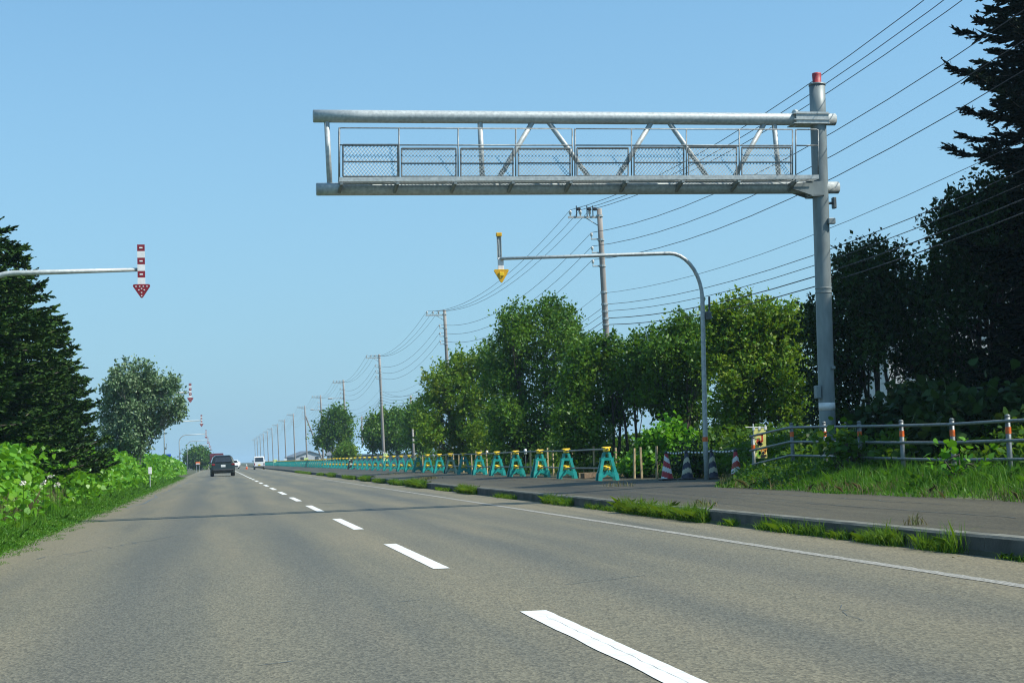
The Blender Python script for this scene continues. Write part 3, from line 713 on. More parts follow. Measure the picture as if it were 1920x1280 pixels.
# ------------------------------------------------------------------ barricades
BX = 11.0
def make_barricade(mats, label, name="barricade"):
    teal, yel, = mats
    g = thing(name, label, "barricade", (0, 0, 0), "teal barricades holding scaffold pipes")
    H = .84
    for sy in (-1, 1):     # two leg frames, splayed along the row
        b = MB(); yb = sy*.20; yt = sy*.05
        def P(x, z): return (x, yb+(yt-yb)*z/H, z)
        def bar(p, q, w, th=.05):
            p = np.array(p); q = np.array(q); d = q-p; L = np.linalg.norm(d); d /= L; nx = np.array([d[2], 0, -d[0]])*w/2; ny = np.array([0, th/2, 0])
            vs = [p-nx-ny, p+nx-ny, q+nx-ny, q-nx-ny, p-nx+ny, p+nx+ny, q+nx+ny, q-nx+ny]
            b.add(vs, [(0, 1, 2, 3), (7, 6, 5, 4), (0, 4, 5, 1), (1, 5, 6, 2), (2, 6, 7, 3), (3, 7, 4, 0)])
        for s in (-1, 1):
            bar(P(s*.255, .0), P(s*.225, .22), .115, .06); bar(P(s*.225, .20), P(s*.125, .62), .085, .06)
        bar(P(-.19, .62), P(.19, .62), .085, .055)
        bar(P(-.10, .65), P(-.075, .80), .07); bar(P(.10, .65), P(.075, .80), .07); bar(P(-.075, .80), P(.075, .80), .06)
        bar(P(-.22, .205), P(.22, .205), .085, .052)
        bar(P(-.2, .12), P(-.07, .185), .09); bar(P(.2, .12), P(.07, .185), .09); bar(P(-.055, .2), P(-.03, .3), .05, .05); bar(P(.055, .2), P(.03, .3), .05, .05)
        b.build("leg_frame", teal, g)
    for z in (.885, .345):
        b = MB(); b.bbox((0, 0, z), (.15, .34, .115), .03); b.bbox((0, 0, z+.065), (.26, .17, .05), .018); b.bbox((0, 0, z-.04), (.05, .1, .10), .01); b.build("pipe_clamp", yel, g)
    return g
def make_barricade_far(teal, yel, label):
    b = MB(); H = .84
    for s in (-1, 1):
        b.box((s*.215, 0, .2), (.13, .34, .42)); b.box((s*.14, 0, .5), (.10, .22, .25))
    b.box((0, 0, .63), (.34, .16, .10)); b.box((0, 0, .75), (.22, .12, .16)); b.box((0, 0, .19), (.36, .3, .10))
    b.box((0, 0, .885), (.2, .28, .10), mi=1); b.box((0, 0, .34), (.15, .28, .10), mi=1)
    o = b.build("barricade", [teal, yel]); tag(o, label, "barricade", "teal barricades holding scaffold pipes"); return o
proto = make_barricade((M_teal, M_ylw), "nearest teal barricade, alone at the right end of the row")
bpx = [1138, 1062, 1013, 968, 933, 899, 871, 845, 825, 803]
bys = []
for i, p in enumerate(bpx):
    w = atX(p, 890, BX); bys.append(w[1])
step = 4.02
while len(bys) < 82: bys.append(bys[-1]+step)
dk = None; far = None
EXTRA = {8: "", 9: ""}
darks = {7: "dark unlit blue-green barricade between teal ones", 21: "black barricade with white patches behind a pale yellow banner"}
for i, Y in enumerate(bys):
    loc = (BX+rng.normal(0, .015), Y, float(pav_z(BX, Y))); rz = rng.normal(0, .04)
    if i == 0: proto.location = loc; proto.rotation_euler = (0, 0, rz)
    elif i in darks:
        d = make_barricade((M_dteal if i == 7 else M_blk, M_ylw if i == 7 else M_bann), darks[i]); d.location = loc
        d["group"] = "teal barricades holding scaffold pipes"
        if i == 21:
            b = MB(); b.bbox((-.12, -.26, .78), (.14, .05, .10), .02); b.bbox((.02, -.26, .42), (.22, .05, .10), .02); b.build("white_patch", M_wht, d)
    elif i < 30: dup(proto, loc, "teal barricade with yellow pipe clamps, %s from the right end of the row" % ORD[i], rz)
    else:
        if far is None: far = make_barricade_far(M_teal, M_ylw, "tiny teal barricade merging with its neighbours at the far end of the row"); o = far
        else: o = far.copy(); COL.objects.link(o)
        o.location = loc
ZB = float(pav_z(BX, 50))
for z, lab in ((.905, "long grey scaffold pipe along the tops of the teal barricades"), (.355, "long grey scaffold pipe low through the teal barricades")):
    b = MB(); b.tube([(BX+.01*math.sin(y), y, ZB+z+.012*math.sin(y*.37)) for y in [bys[0]-.25]+bys[1:]], .0243, 6)
    tag(b.build("scaffold_pipe", M_pipe, None, (BX, bys[0], ZB)), lab, "pipe", "scaffold pipes on the barricades")

# wooden stakes behind the barricades
def stake(px, pyt, Y, lab, w=.055):
    t = atY(px, pyt, Y); z0 = float(gz(t[0], Y)); b = MB()
    tl = rng.normal(0, .02)
    b.box((t[0], Y, (z0-.1+t[2])/2), (w, w, t[2]-z0+.1), rot=Matrix.Rotation(tl, 3, 'Y')@Matrix.Rotation(rng.uniform(0, 1), 3, 'Z'))
    o = b.build("wooden_stake", M_wood, None, (t[0], Y, z0)); tag(o, lab, "stake", "wooden stakes behind the barricades")
sx = [1230, 1201, 1188, 1154, 1113, 1094, 1072, 1036, 1026, 1008, 994, 972, 958, 945, 926, 912, 902, 892, 884, 868, 860, 850, 836, 818, 808, 792]
st = [836, 838, 840, 839, 836, 834, 834, 842, 839, 841, 843, 847, 848, 850, 845, 846, 843, 845, 850, 849, 851, 850, 850, 852, 852, 853]
for i, (p, t) in enumerate(zip(sx, st)):
    Y = 45+1.75*i if i > 2 else 42+1.2*i
    stake(p, t, Y, "thin pale wooden stake behind the barricades, %s from the right" % ORD[i])
# warning lamps clipped on stakes
for i, (p, y, Y) in enumerate(((1094, 838, 54), (985, 846, 64), (946, 847, 71), (913, 848, 78), (856, 853, 90), (813, 853, 98))):
    t = atY(p, y, Y); z0 = float(gz(t[0], Y))
    g = thing("warning_lamp", "pale grey warning lamp on a thin rod behind the barricades, %s from the right" % ORD[i], "warning lamp", (t[0], Y, z0), "warning lamps behind the barricades")
    b = MB(); b.rod((0, 0, -.05), (0, 0, t[2]-z0-.1), .014, 6); b.build("rod", M_rail, g)
    b = MB(); b.lathe([(.03, -.13), (.06, -.11), (.072, 0), (.06, .09), (.02, .11)], (0, 0, t[2]-z0), 10); b.build("lens", M_ins, g, None, True)
# timber lying behind the first barricades
for i, (pa, pb_, lab) in enumerate((((1092, 888), (1172, 886), "pale plank lying on the ground behind the nearest barricade"), ((1085, 880), (1120, 889), "dark old timber beam lying behind the second barricade"))):
    a = atZ(*pa, .36); c = atZ(*pb_, .36); a = a*np.array([1, 0, 0])+np.array([0, 47.5-i, .33]); c = c*np.array([1, 0, 0])+np.array([0, 47.2, .33])
    a[0] = atY(pa[0], 885, 47)[0]; c[0] = atY(pb_[0], 885, 47)[0]
    b = MB(); q = c-a; L = np.linalg.norm(q); ang = math.atan2(q[1], q[0]); b.box((a+c)/2+[0, 0, .06], (L, .14, .16), rot=Matrix.Rotation(ang, 3, 'Z'))
    tag(b.build("timber_plank", M_wood if i == 0 else M_dwood, None, (a+c)/2), lab, "plank")

# ------------------------------------------------------------------ cones with striped bar
def chev_cone(px, py, Y, cols, lab, kind):
    c = atY(px, py, Y); base = np.array([c[0], Y, float(pav_z(10.6, Y))]); H = .72
    g = thing("traffic_cone", lab, "traffic cone", base, "striped cones joined by a chain")
    b = MB(); b.bbox((0, 0, .025), (.40, .40, .05), .02); b.build("foot", M_blk, g)
    b = MB(); n = 24; m_ = 26; vs = []; fs = []; mi = []
    for j in range(m_+1):
        z = .05+(H-.05)*j/m_; r = .165-(.165-.045)*j/m_
        for k in range(n): a = 2*math.pi*k/n; vs.append((r*math.cos(a), r*math.sin(a), z))
    for j in range(m_):
        for k in range(n):
            a = 2*math.pi*(k+.5)/n+math.pi/2; 
            a = (a+math.pi) % (2*math.pi)-math.pi
            z = (j+.5)/m_
            ph = (z*2.35+ (.36*abs(a)*.5 if kind == 'chev' else .30*a*.5)) % 1.0
            fs.append((j*n+k, j*n+(k+1) % n, (j+1)*n+(k+1) % n, (j+1)*n+k)); mi.append(0 if ph < .55 else 1)
    o_ = len(b.v); b.v += vs; b.f += fs; b.mi += mi
    b.build("cone_body", cols, g, None, False)
    b = MB(); b.lathe([(.045, H-.01), (.05, H+.03), (.035, H+.07), (.012, H+.08)], (0, 0, 0), 12); b.build("cone_cap", M_blk, g)
    return base+[0, 0, H+.04]
M_cred = mat("cone_red", (.42, .02, .03), .5, c2=(.32, .02, .03), scale=12); M_cwh = mat("cone_white", (.72, .72, .70), .5, c2=(.58, .58, .55), scale=12)
M_cnav = mat("cone_navy", (.03, .035, .07), .5); M_cgr = mat("cone_pale_yellow", (.55, .52, .38), .6)
CY = 40.2
tops_ = [chev_cone(1251, 900, CY, [M_cred, M_cwh], "red and white slant-striped cone at the left end of the chain", 'slant'),
         chev_cone(1289, 903, CY-.3, [M_cnav, M_cgr], "navy cone with pale chevrons, left of the two navy ones", 'chev'),
         chev_cone(1337, 905, CY-.7, [M_cnav, M_cgr], "navy cone with pale chevrons, right of the two navy ones", 'chev'),
         chev_cone(1381, 893, CY-2.2, [M_cred, M_cwh], "red and white chevron cone at the right end, half in weeds", 'chev')]
for i in range(3):
    a, c = tops_[i], tops_[i+1]; b = MB(); n = 15
    for k in range(n):
        t0, t1 = k/n, (k+1)/n; p = a+(c-a)*t0; q = a+(c-a)*t1; p = p-np.array([0, 0, .16*t0*(1-t0)]); q = q-np.array([0, 0, .16*t1*(1-t1)])
        b.rod(p, q, .026 if k % 2 else .018, 6, mi=k % 2)
    tag(b.build("barrier_chain", [M_blk, M_wht], None, a), "black and white striped chain hanging between the %s and %s cone" % (ORD[i], ORD[i+1]), "barrier chain", "chains between the striped cones")

# ------------------------------------------------------------------ pipe fence
def pipe_fence():
    FX = 12.5
    pp = [1990, 1890, 1785, 1690, 1611, 1545, 1484]
    ys_ = [atX(p, 800, FX)[1] for p in pp]; ys_[0] = ys_[1]-1.9
    base = np.array([FX, ys_[3], .46]); g = thing("pipe_fence", "grey steel three-rail pipe fence with orange bands on its posts", "fence", base)
    end = atY(1413, 850, 35.1); ptop = [775, 779, 786, 789, 791, 792, 794]
    pts = [(FX, y, atX(p, t_, FX)[2]-.95) for y, p, t_ in zip(ys_, pp, ptop)]; pts[0] = (FX, ys_[0], pts[1][2]); pts = pts+[(end[0], 35.1, .40)]
    railz = (.865, .55, .25)
    posts = pts
    for (x, y, z) in posts:
        b = MB(); b.tube([(x, y, z-.35), (x, y, z+.93)], .043, 10); b.lathe([(.045, 0), (.045, .025), (.02, .045)], (x, y, z+.93), 10); po = b.build("post", M_rail, g, base, True)
        b = MB(); b.tube([(x, y, z+.66), (x, y, z+.77)], .0465, 10); ob = b.build("orange_band", M_org, po); ob.location = -Vector(base)
    for h in railz:
        b = MB(); q = [np.array((p[0]-.06, p[1], p[2]+h)) for p in pts]
        q = [q[0]-np.array([0, 6, 0])]+q
        last = q[-1]; l2 = atY(1406, {.865: 818, .55: 845, .25: 872}[h], 35.25); q[-1] = l2 if True else last
        # sag of the last bay drops toward the end post
        dense = []
        for a, c in zip(q[:-1], q[1:]):
            for t in np.linspace(0, 1, 4, endpoint=False): dense.append(a+(c-a)*t)
        dense.append(q[-1])
        b.tube(dense, .027, 8); b.build("rail", M_rail, g, base, True)
pipe_fence()

# ------------------------------------------------------------------ banners
def banner(px0, px1, pyt, pyb, Y, lab, cloth, ink=False, pole_dx=0.0):
    a = atY(px0, pyt, Y); c = atY(px1, pyb, Y); z0 = float(gz(a[0], Y)); base = np.array([a[0], Y, z0]); w = c[0]-a[0]; h = a[2]-c[2]
    g = thing("banner_flag", lab, "banner", base, "banner flags on poles")
    b = MB(); b.rod((0, .02, -.05), (0, .02, a[2]-z0+.12), .014, 6); b.rod((-.2, .02, a[2]-z0+.04), (w+.03, .02, a[2]-z0+.01), .012, 6); b.build("pole", M_wht, g)
    b = MB(); n = 10; k = 6; vs = []
    for j in range(n+1):
        for i in range(k+1): vs.append((w*i/k, .03*math.sin(j*.9+i*.5)*(j/n), a[2]-z0-h*j/n))
    for j in range(n+1):
        for i in range(k+1): v = vs[j*(k+1)+i]; vs.append((v[0], v[1]+.004, v[2]))
    N_ = (n+1)*(k+1); fs = []
    for j in range(n):
        for i in range(k): q = j*(k+1)+i; fs += [(q, q+1, q+k+2, q+k+1), (q+N_+k+1, q+N_+k+2, q+N_+1, q+N_)]
    b.add(vs, fs); cl = b.build("cloth", cloth, g, None, True)
    b = MB()
    for i in (0, .5, 1): b.bbox((w*i, .0, a[2]-z0), (.07, .02, .09), .008)
    b.build("cloth_loops", M_wht, g)
    if ink:
        Z = lambda y: a[2]-z0-h*(y-285)/(1000-285); X = lambda x: w*(x-285)/(610-285)
        def strokes(name, mt, segs, wd):
            b = MB()
            for (x0, y0), (x1, y1) in segs:
                p = np.array([X(x0), -.045, Z(y0)]); q = np.array([X(x1), -.045, Z(y1)]); d = unit(q-p); nn = np.array([-d[2], 0, d[0]])*wd/2
                b.add([p-nn, p+nn, q+nn, q-nn], [(0, 1, 2, 3)])
            b.build(name, mt, cl)
        strokes("red_lettering", M_bred, [((360, 445), (510, 440)), ((490, 440), (488, 610)), ((370, 540), (340, 640)), ((400, 600), (490, 600))], .05)
        strokes("black_lettering", M_blk, [((380, 615), (420, 690)), ((420, 640), (465, 700)), ((370, 650), (440, 620))], .09)
        strokes("green_lettering", M_bgrn, [((350, 830), (430, 900)), ((330, 900), (400, 960)), ((420, 830), (400, 930))], .07)
        strokes("orange_lettering", M_borg, [((500, 770), (560, 850)), ((590, 760), (540, 900)), ((470, 800), (440, 850))], .05)
        strokes("dark_lettering", M_blk, [((430, 960), (590, 945)), ((480, 850), (520, 900))], .06)
banner(1413, 1438, 803, 858, 35.6, "yellow banner flag with red and black writing behind the end of the pipe fence", M_bann, True)
banner(719, 727, 849, 864, 118, "pale yellow banner flag behind the black barricade", M_bann2)
banner(570, 578, 858, 864, 230, "small pale yellow banner over the far barricades below the slanting strut", M_bann2)
banner(533, 538, 860, 866, 270, "tiny white and yellow banner, second from the white van", M_cwht)
banner(513, 520, 861, 866, 300, "tiny yellow-green banner nearest the white van", M_bann2)

# ------------------------------------------------------------------ vehicles
def car_body(g, paint, prof, W2, belt, roofk, wheels, wr=.34):
    """prof: closed side outline (y,z). Tapered above the belt line."""
    b = MB(); n = len(prof)
    def hw(z): return W2*(1-.10*max(0, .45-z)/.45) if z < belt else W2*(1-(1-roofk)*min(1, (z-belt)/(prof_top-belt)))
    prof_top = max(z for y, z in prof)
    xs = (-1, -.86, -.4, .4, .86, 1)
    vs = []
    for k, xr in enumerate(xs):
        e = abs(xr) > .95
        for y, z in prof:
            h = hw(z); vs.append((xr*h, y*(.985 if e else 1.0), (z-.03*(z > .8)) if e else z))
    fs = []
    for k in range(len(xs)-1):
        for i in range(n): fs.append((k*n+i, k*n+(i+1) % n, (k+1)*n+(i+1) % n, (k+1)*n+i))
    fs.append(tuple(range(n-1, -1, -1))); fs.append(tuple((len(xs)-1)*n+i for i in range(n)))
    b.add(vs, fs); return b.build("body", paint, g, None, False)
def wheelset(g, ypos, W2, wr):
    for y in ypos:
        for s in (-1, 1):
            b = MB(); x = s*(W2-.10); b.tube([(x-.115, y, wr), (x-.09, y, wr), (x+.09, y, wr), (x+.115, y, wr)], [wr-.03, wr, wr, wr-.03], 18); w = b.build("wheel", M_tyre, g)
            b = MB(); b.tube([(x+s*.10, y, wr), (x+s*.122, y, wr)], [wr*.62, wr*.5], 12); b.build("rim", M_rim, w)
def quadpart(name, pts, mt, g, th=.012):
    P = [np.array(p, float) for p in pts]; nn = unit(np.cross(P[1]-P[0], P[2]-P[0]))*th
    b = MB(); n = len(P); b.add([p-nn*.3 for p in P]+[p+nn for p in P], [tuple(range(n-1, -1, -1)), tuple(range(n, 2*n))]+[(i, (i+1) % n, n+(i+1) % n, n+i) for i in range(n)]); return b.build(name, mt, g)
def suv(loc, rz, paint, lab, k=1.0, name="parked_suv", group=None):
    g = thing(name, lab, "car", loc, group, rz); L = 2.3; W2 = .93
    prof = [(-L, .30), (-L-.02, .55), (-L+.02, .95), (-L+.12, 1.05), (-L+.42, 1.56), (-L+.75, 1.65), (-.2, 1.68), (.45, 1.60), (1.0, 1.15), (1.6, 1.06), (2.15, .95), (2.3, .70), (2.28, .30), (1.9, .24), (-1.9, .24)]
    car_body(g, paint, prof, W2, 1.0, .70, None)
    wheelset(g, (-1.38, 1.38), W2, .36)
    y0 = -L
    quadpart("rear_window", [(-.66, y0+.10, 1.12), (.66, y0+.10, 1.12), (.54, y0+.39, 1.52), (-.54, y0+.39, 1.52)], M_glass, g)
    quadpart("windscreen", [(.70, 1.02, 1.17), (-.70, 1.02, 1.17), (-.58, .50, 1.57), (.58, .50, 1.57)], M_glass, g)
    for s in (-1, 1):
        q = [(s*.918, -1.75, 1.04), (s*.918, .80, 1.06), (s*.735, .25, 1.55), (s*.72, -1.55, 1.55)]
        quadpart("side_window", q if s > 0 else q[::-1], M_glass, g, .02)
        b = MB(); b.bbox((s*.78, y0+.02, .93), (.26, .09, .12), .03); b.build("tail_lamp", M_lamp, g)
        b = MB(); b.bbox((s*.70, L-.14, .82), (.36, .16, .14), .04); b.build("headlamp", M_head, g)
        b = MB(); b.bbox((s*1.06, .72, 1.12), (.20, .10, .14), .03); b.rod((s*.92, .75, 1.08), (s*1.03, .73, 1.1), .025, 6); b.build("mirror", paint, g)
    b = MB(); b.bbox((0, y0-.015, .82), (.36, .03, .18), .008); b.build("number_plate", M_wht, g)
    b = MB(); b.bbox((0, y0-.02, .50), (1.66, .10, .14), .04); b.build("rear_bumper", M_blk, g)
    b = MB(); b.bbox((0, L+.0, .52), (1.4, .06, .22), .02); b.build("grille", M_blk, g)
    b = MB(); b.bbox((0, y0+.46, 1.63), (1.2, .22, .035), .012); b.build("roof_spoiler", paint, g)
    return g
VS = 1.12
s1 = suv((.32, 140, 0), R(1.5), M_green, "dark green car driving away in the left lane, seen from behind", name="driving_car"); s1.scale = (1.10, 1.1, 1.12)
suv((4.3, 385, 0), R(180), M_cwht, "small white car oncoming beside the orange cone", name="oncoming_car", group="white oncoming cars")
suv((2.95, 300, 0), R(180), M_cwht, "white oncoming car half hidden behind the dark green car", name="oncoming_car", group="white oncoming cars")
def van(loc, rz, lab):
    g = thing("parked_van", lab, "van", loc, None, rz); L = 1.75; W2 = .78
    prof = [(-L, .28), (-L, 1.05), (-L+.12, 1.82), (-L+.3, 1.9), (L-.75, 1.92), (L-.45, 1.85), (L-.1, 1.1), (L, .75), (L, .28), (1.2, .22), (-1.2, .22)]
    car_body(g, M_cwht, prof, W2, 1.05, .90, None); wheelset(g, (-1.0, 1.1), W2, .28)
    quadpart("rear_window", [(-.62, -L+.01, 1.12), (.62, -L+.01, 1.12), (.58, -L+.115, 1.74), (-.58, -L+.115, 1.74)], M_glass, g)
    quadpart("windscreen", [(.64, L-.11, 1.15), (-.64, L-.11, 1.15), (-.6, L-.43, 1.80), (.6, L-.43, 1.80)], M_glass, g)
    for s in (-1, 1):
        b = MB(); b.bbox((s*.68, -L-.01, .78), (.12, .06, .3), .02); b.build("tail_lamp", M_lamp, g)
        b = MB(); b.bbox((s*.9, 1.15, 1.25), (.18, .08, .2), .03); b.rod((s*.75, 1.1, 1.2), (s*.88, 1.15, 1.22), .02, 6); b.build("mirror", M_cwht, g)
        q = [(s*.775, -1.3, 1.12), (s*.775, 1.1, 1.12), (s*.72, .9, 1.7), (s*.72, -1.25, 1.7)]; quadpart("side_window", q if s > 0 else q[::-1], M_glass, g, .02)
    b = MB(); b.bbox((0, -L-.012, .66), (.34, .03, .17), .008); b.build("number_plate", M_ylw, g)
    b = MB(); b.bbox((0, -L-.02, .40), (1.5, .08, .2), .03); b.build("rear_bumper", M_blk, g)
    return g
v1 = van((6.15, 240, 0), 0, "small white van parked at the kerb where the barricades end"); v1.scale = (1.05, 1, 1.05)
def dump_truck():
    g = thing("dump_truck", "maroon dump truck ahead of the dark green car, its box showing above the roof", "truck", (-.35, 290, 0)); W2 = 1.2
    b = MB(); b.bbox((0, 0, 2.0), (2.5, 5.2, 1.5), .05)
    for y in np.linspace(-2.4, 2.4, 7):
        for s in (-1, 1): b.box((s*1.27, y, 2.0), (.06, .1, 1.4))
    b.box((0, -2.62, 2.0), (2.3, .05, 1.3)); b.build("tipper_box", M_truck, g)
    b = MB(); b.box((0, -.5, 1.02), (.9, 6.4, .25)); b.build("chassis", M_blk, g)
    b = MB(); b.bbox((0, 3.55, 1.65), (2.35, 1.7, 2.1), .1); b.build("cab", M_truck, g)
    b = MB(); b.bbox((0, 2.55, 2.78), (2.5, .15, .5), .03); b.build("headboard", M_truck, g)
    for y in (-2.0, -.8, 3.4):
        for s in (-1, 1):
            b = MB(); b.tube([(s*1.15-.14, y, .5), (s*1.15+.14, y, .5)], .5, 18); w = b.build("wheel", M_tyre, g)
            b = MB(); b.tube([(s*1.30, y, .5), (s*1.33, y, .5)], .26, 12); b.build("rim", M_rim, w)
    for s in (-1, 1): b = MB(); b.bbox((s*.95, -2.68, .98), (.3, .08, .16), .02); b.build("tail_lamp", M_lamp, g)
    b = MB(); b.bbox((0, -2.66, .72), (.44, .04, .22), .01); b.build("number_plate", M_wht, g)
dump_truck()
# lone orange cone on the road shoulder
c = atY(462.5, 878, 262); g = thing("traffic_cone", "orange cone with a white top standing alone on the road near the white van", "traffic cone", (c[0], 262, 0))
b = MB(); b.bbox((0, 0, .03), (.44, .44, .06), .02); b.build("foot", M_org, g)
b = MB(); b.lathe([(.19, .06), (.12, .42)], (0, 0, 0), 14); b.build("cone_body", M_org, g, None, True)
b = MB(); b.lathe([(.13, .42), (.05, .82), (.02, .84)], (0, 0, 0), 14); b.build("white_sleeve", M_wht, g, None, True)

# roadside plates on the left
t = atY(314, 853.5, 158.5); z0 = float(gz(t[0], 158.5)); g = thing("road_sign", "blue plate on a post above the left leaves", "road sign", (t[0], 158.5, z0))
b = MB(); b.rod((0, .04, -.1), (0, .04, t[2]-z0), .03, 8); b.build("post", M_galv, g)
b = MB(); b.bbox((0, 0, t[2]-z0), (.68, .03, .28), .01); b.build("plate", M_blue, g)
t = atY(281, 882, 78); z0 = float(gz(t[0], 78)); g = thing("marker_post", "short white marker post half sunk in the left leaves", "marker post", (t[0], 78, z0))
b = MB(); b.rod((0, .03, -.05), (0, .03, t[2]-z0), .022, 8); b.build("stake", M_galv, g)
b = MB(); b.bbox((0, 0, t[2]-z0), (.17, .03, .34), .012); b.build("white_plate", M_wht, g)
t = atY(371, 868, 215); z0 = float(gz(t[0], 215)); g = thing("warning_board", "small orange and white board by the left road edge far ahead", "warning board", (t[0], 215, z0))
b = MB(); b.rod((-.2, .05, -.05), (-.2, .05, t[2]-z0+.2), .02, 6); b.rod((.2, .05, -.05), (.2, .05, t[2]-z0+.2), .02, 6); b.build("legs", M_galv, g)
b = MB(); b.bbox((0, 0, t[2]-z0), (.6, .04, .40), .01); b.build("board", M_org, g); b = MB(); b.bbox((0, -.03, t[2]-z0-.08), (.5, .015, .14), .006); b.build("white_panel", M_wht, g)

# ------------------------------------------------------------------ houses
def house(c, w, d, h, rh, roof, wall, lab, rz=0.0, win=2):
    g = thing("house", lab, "house", c, None, rz)
    b = MB(); b.box((0, 0, h/2), (w, d, h)); b.prism([(-w/2, h), (w/2, h), (0, h+rh)], -d/2+.002, d/2-.002); b.build("walls", wall, g)
    b = MB(); o = .45
    for s in (-1, 1):
        L = math.hypot(w/2+o, rh*(w/2+o)/(w/2)); k = (w/2+o)/(w/2)
        b.add([(0, -d/2-o, h+rh+.03), (0, d/2+o, h+rh+.03), (s*(w/2+o), d/2+o, h+rh-rh*k+.03), (s*(w/2+o), -d/2-o, h+rh-rh*k+.03),
               (0, -d/2-o, h+rh+.18), (0, d/2+o, h+rh+.18), (s*(w/2+o), d/2+o, h+rh-rh*k+.18), (s*(w/2+o), -d/2-o, h+rh-rh*k+.18)],
              [(0, 1, 2, 3), (7, 6, 5, 4), (0, 4, 5, 1), (1, 5, 6, 2), (2, 6, 7, 3), (3, 7, 4, 0)])
    b.build("roof", roof, g)
    for i in range(win):
        for fl in range(1 if h < 4 else 2):
            x = -w/2+w*(i+.5)/win; z = 1.5+2.7*fl
            b = MB(); b.box((x, -d/2-.03, z), (1.3, .06, 1.1)); wf = b.build("window", M_wht, g)
            b = MB(); b.box((x, -d/2-.065, z), (1.14, .02, .94)); b.build("pane", M_glass, wf)
t = atY(735, 858, 200); house((t[0], 206, .2), 9, 7.5, 1.5, 1.2, M_rblu, M_wall2, "low shed with a pale blue roof behind the barricades", R(80))
t = atY(572, 858, 450); house((t[0], 450, .2), 9, 8, 2.0, 1.5, M_rgry, M_wall2, "low grey roofed building behind the far barricades", R(15))
t = atY(640, 858, 380); house((t[0]+.5, 380, .2), 9, 8, 2.0, 1.6, M_rgry, M_wall2, "low blue-grey building behind the far tree trunks", R(85))
t = atY(1850, 700, 66); house((t[0]+1.5, 70, .3), 10, 8, 6.3, 2.0, M_rgry, M_wall, "white two-storey house glimpsed through the dark trees on the right", R(-14), 3)

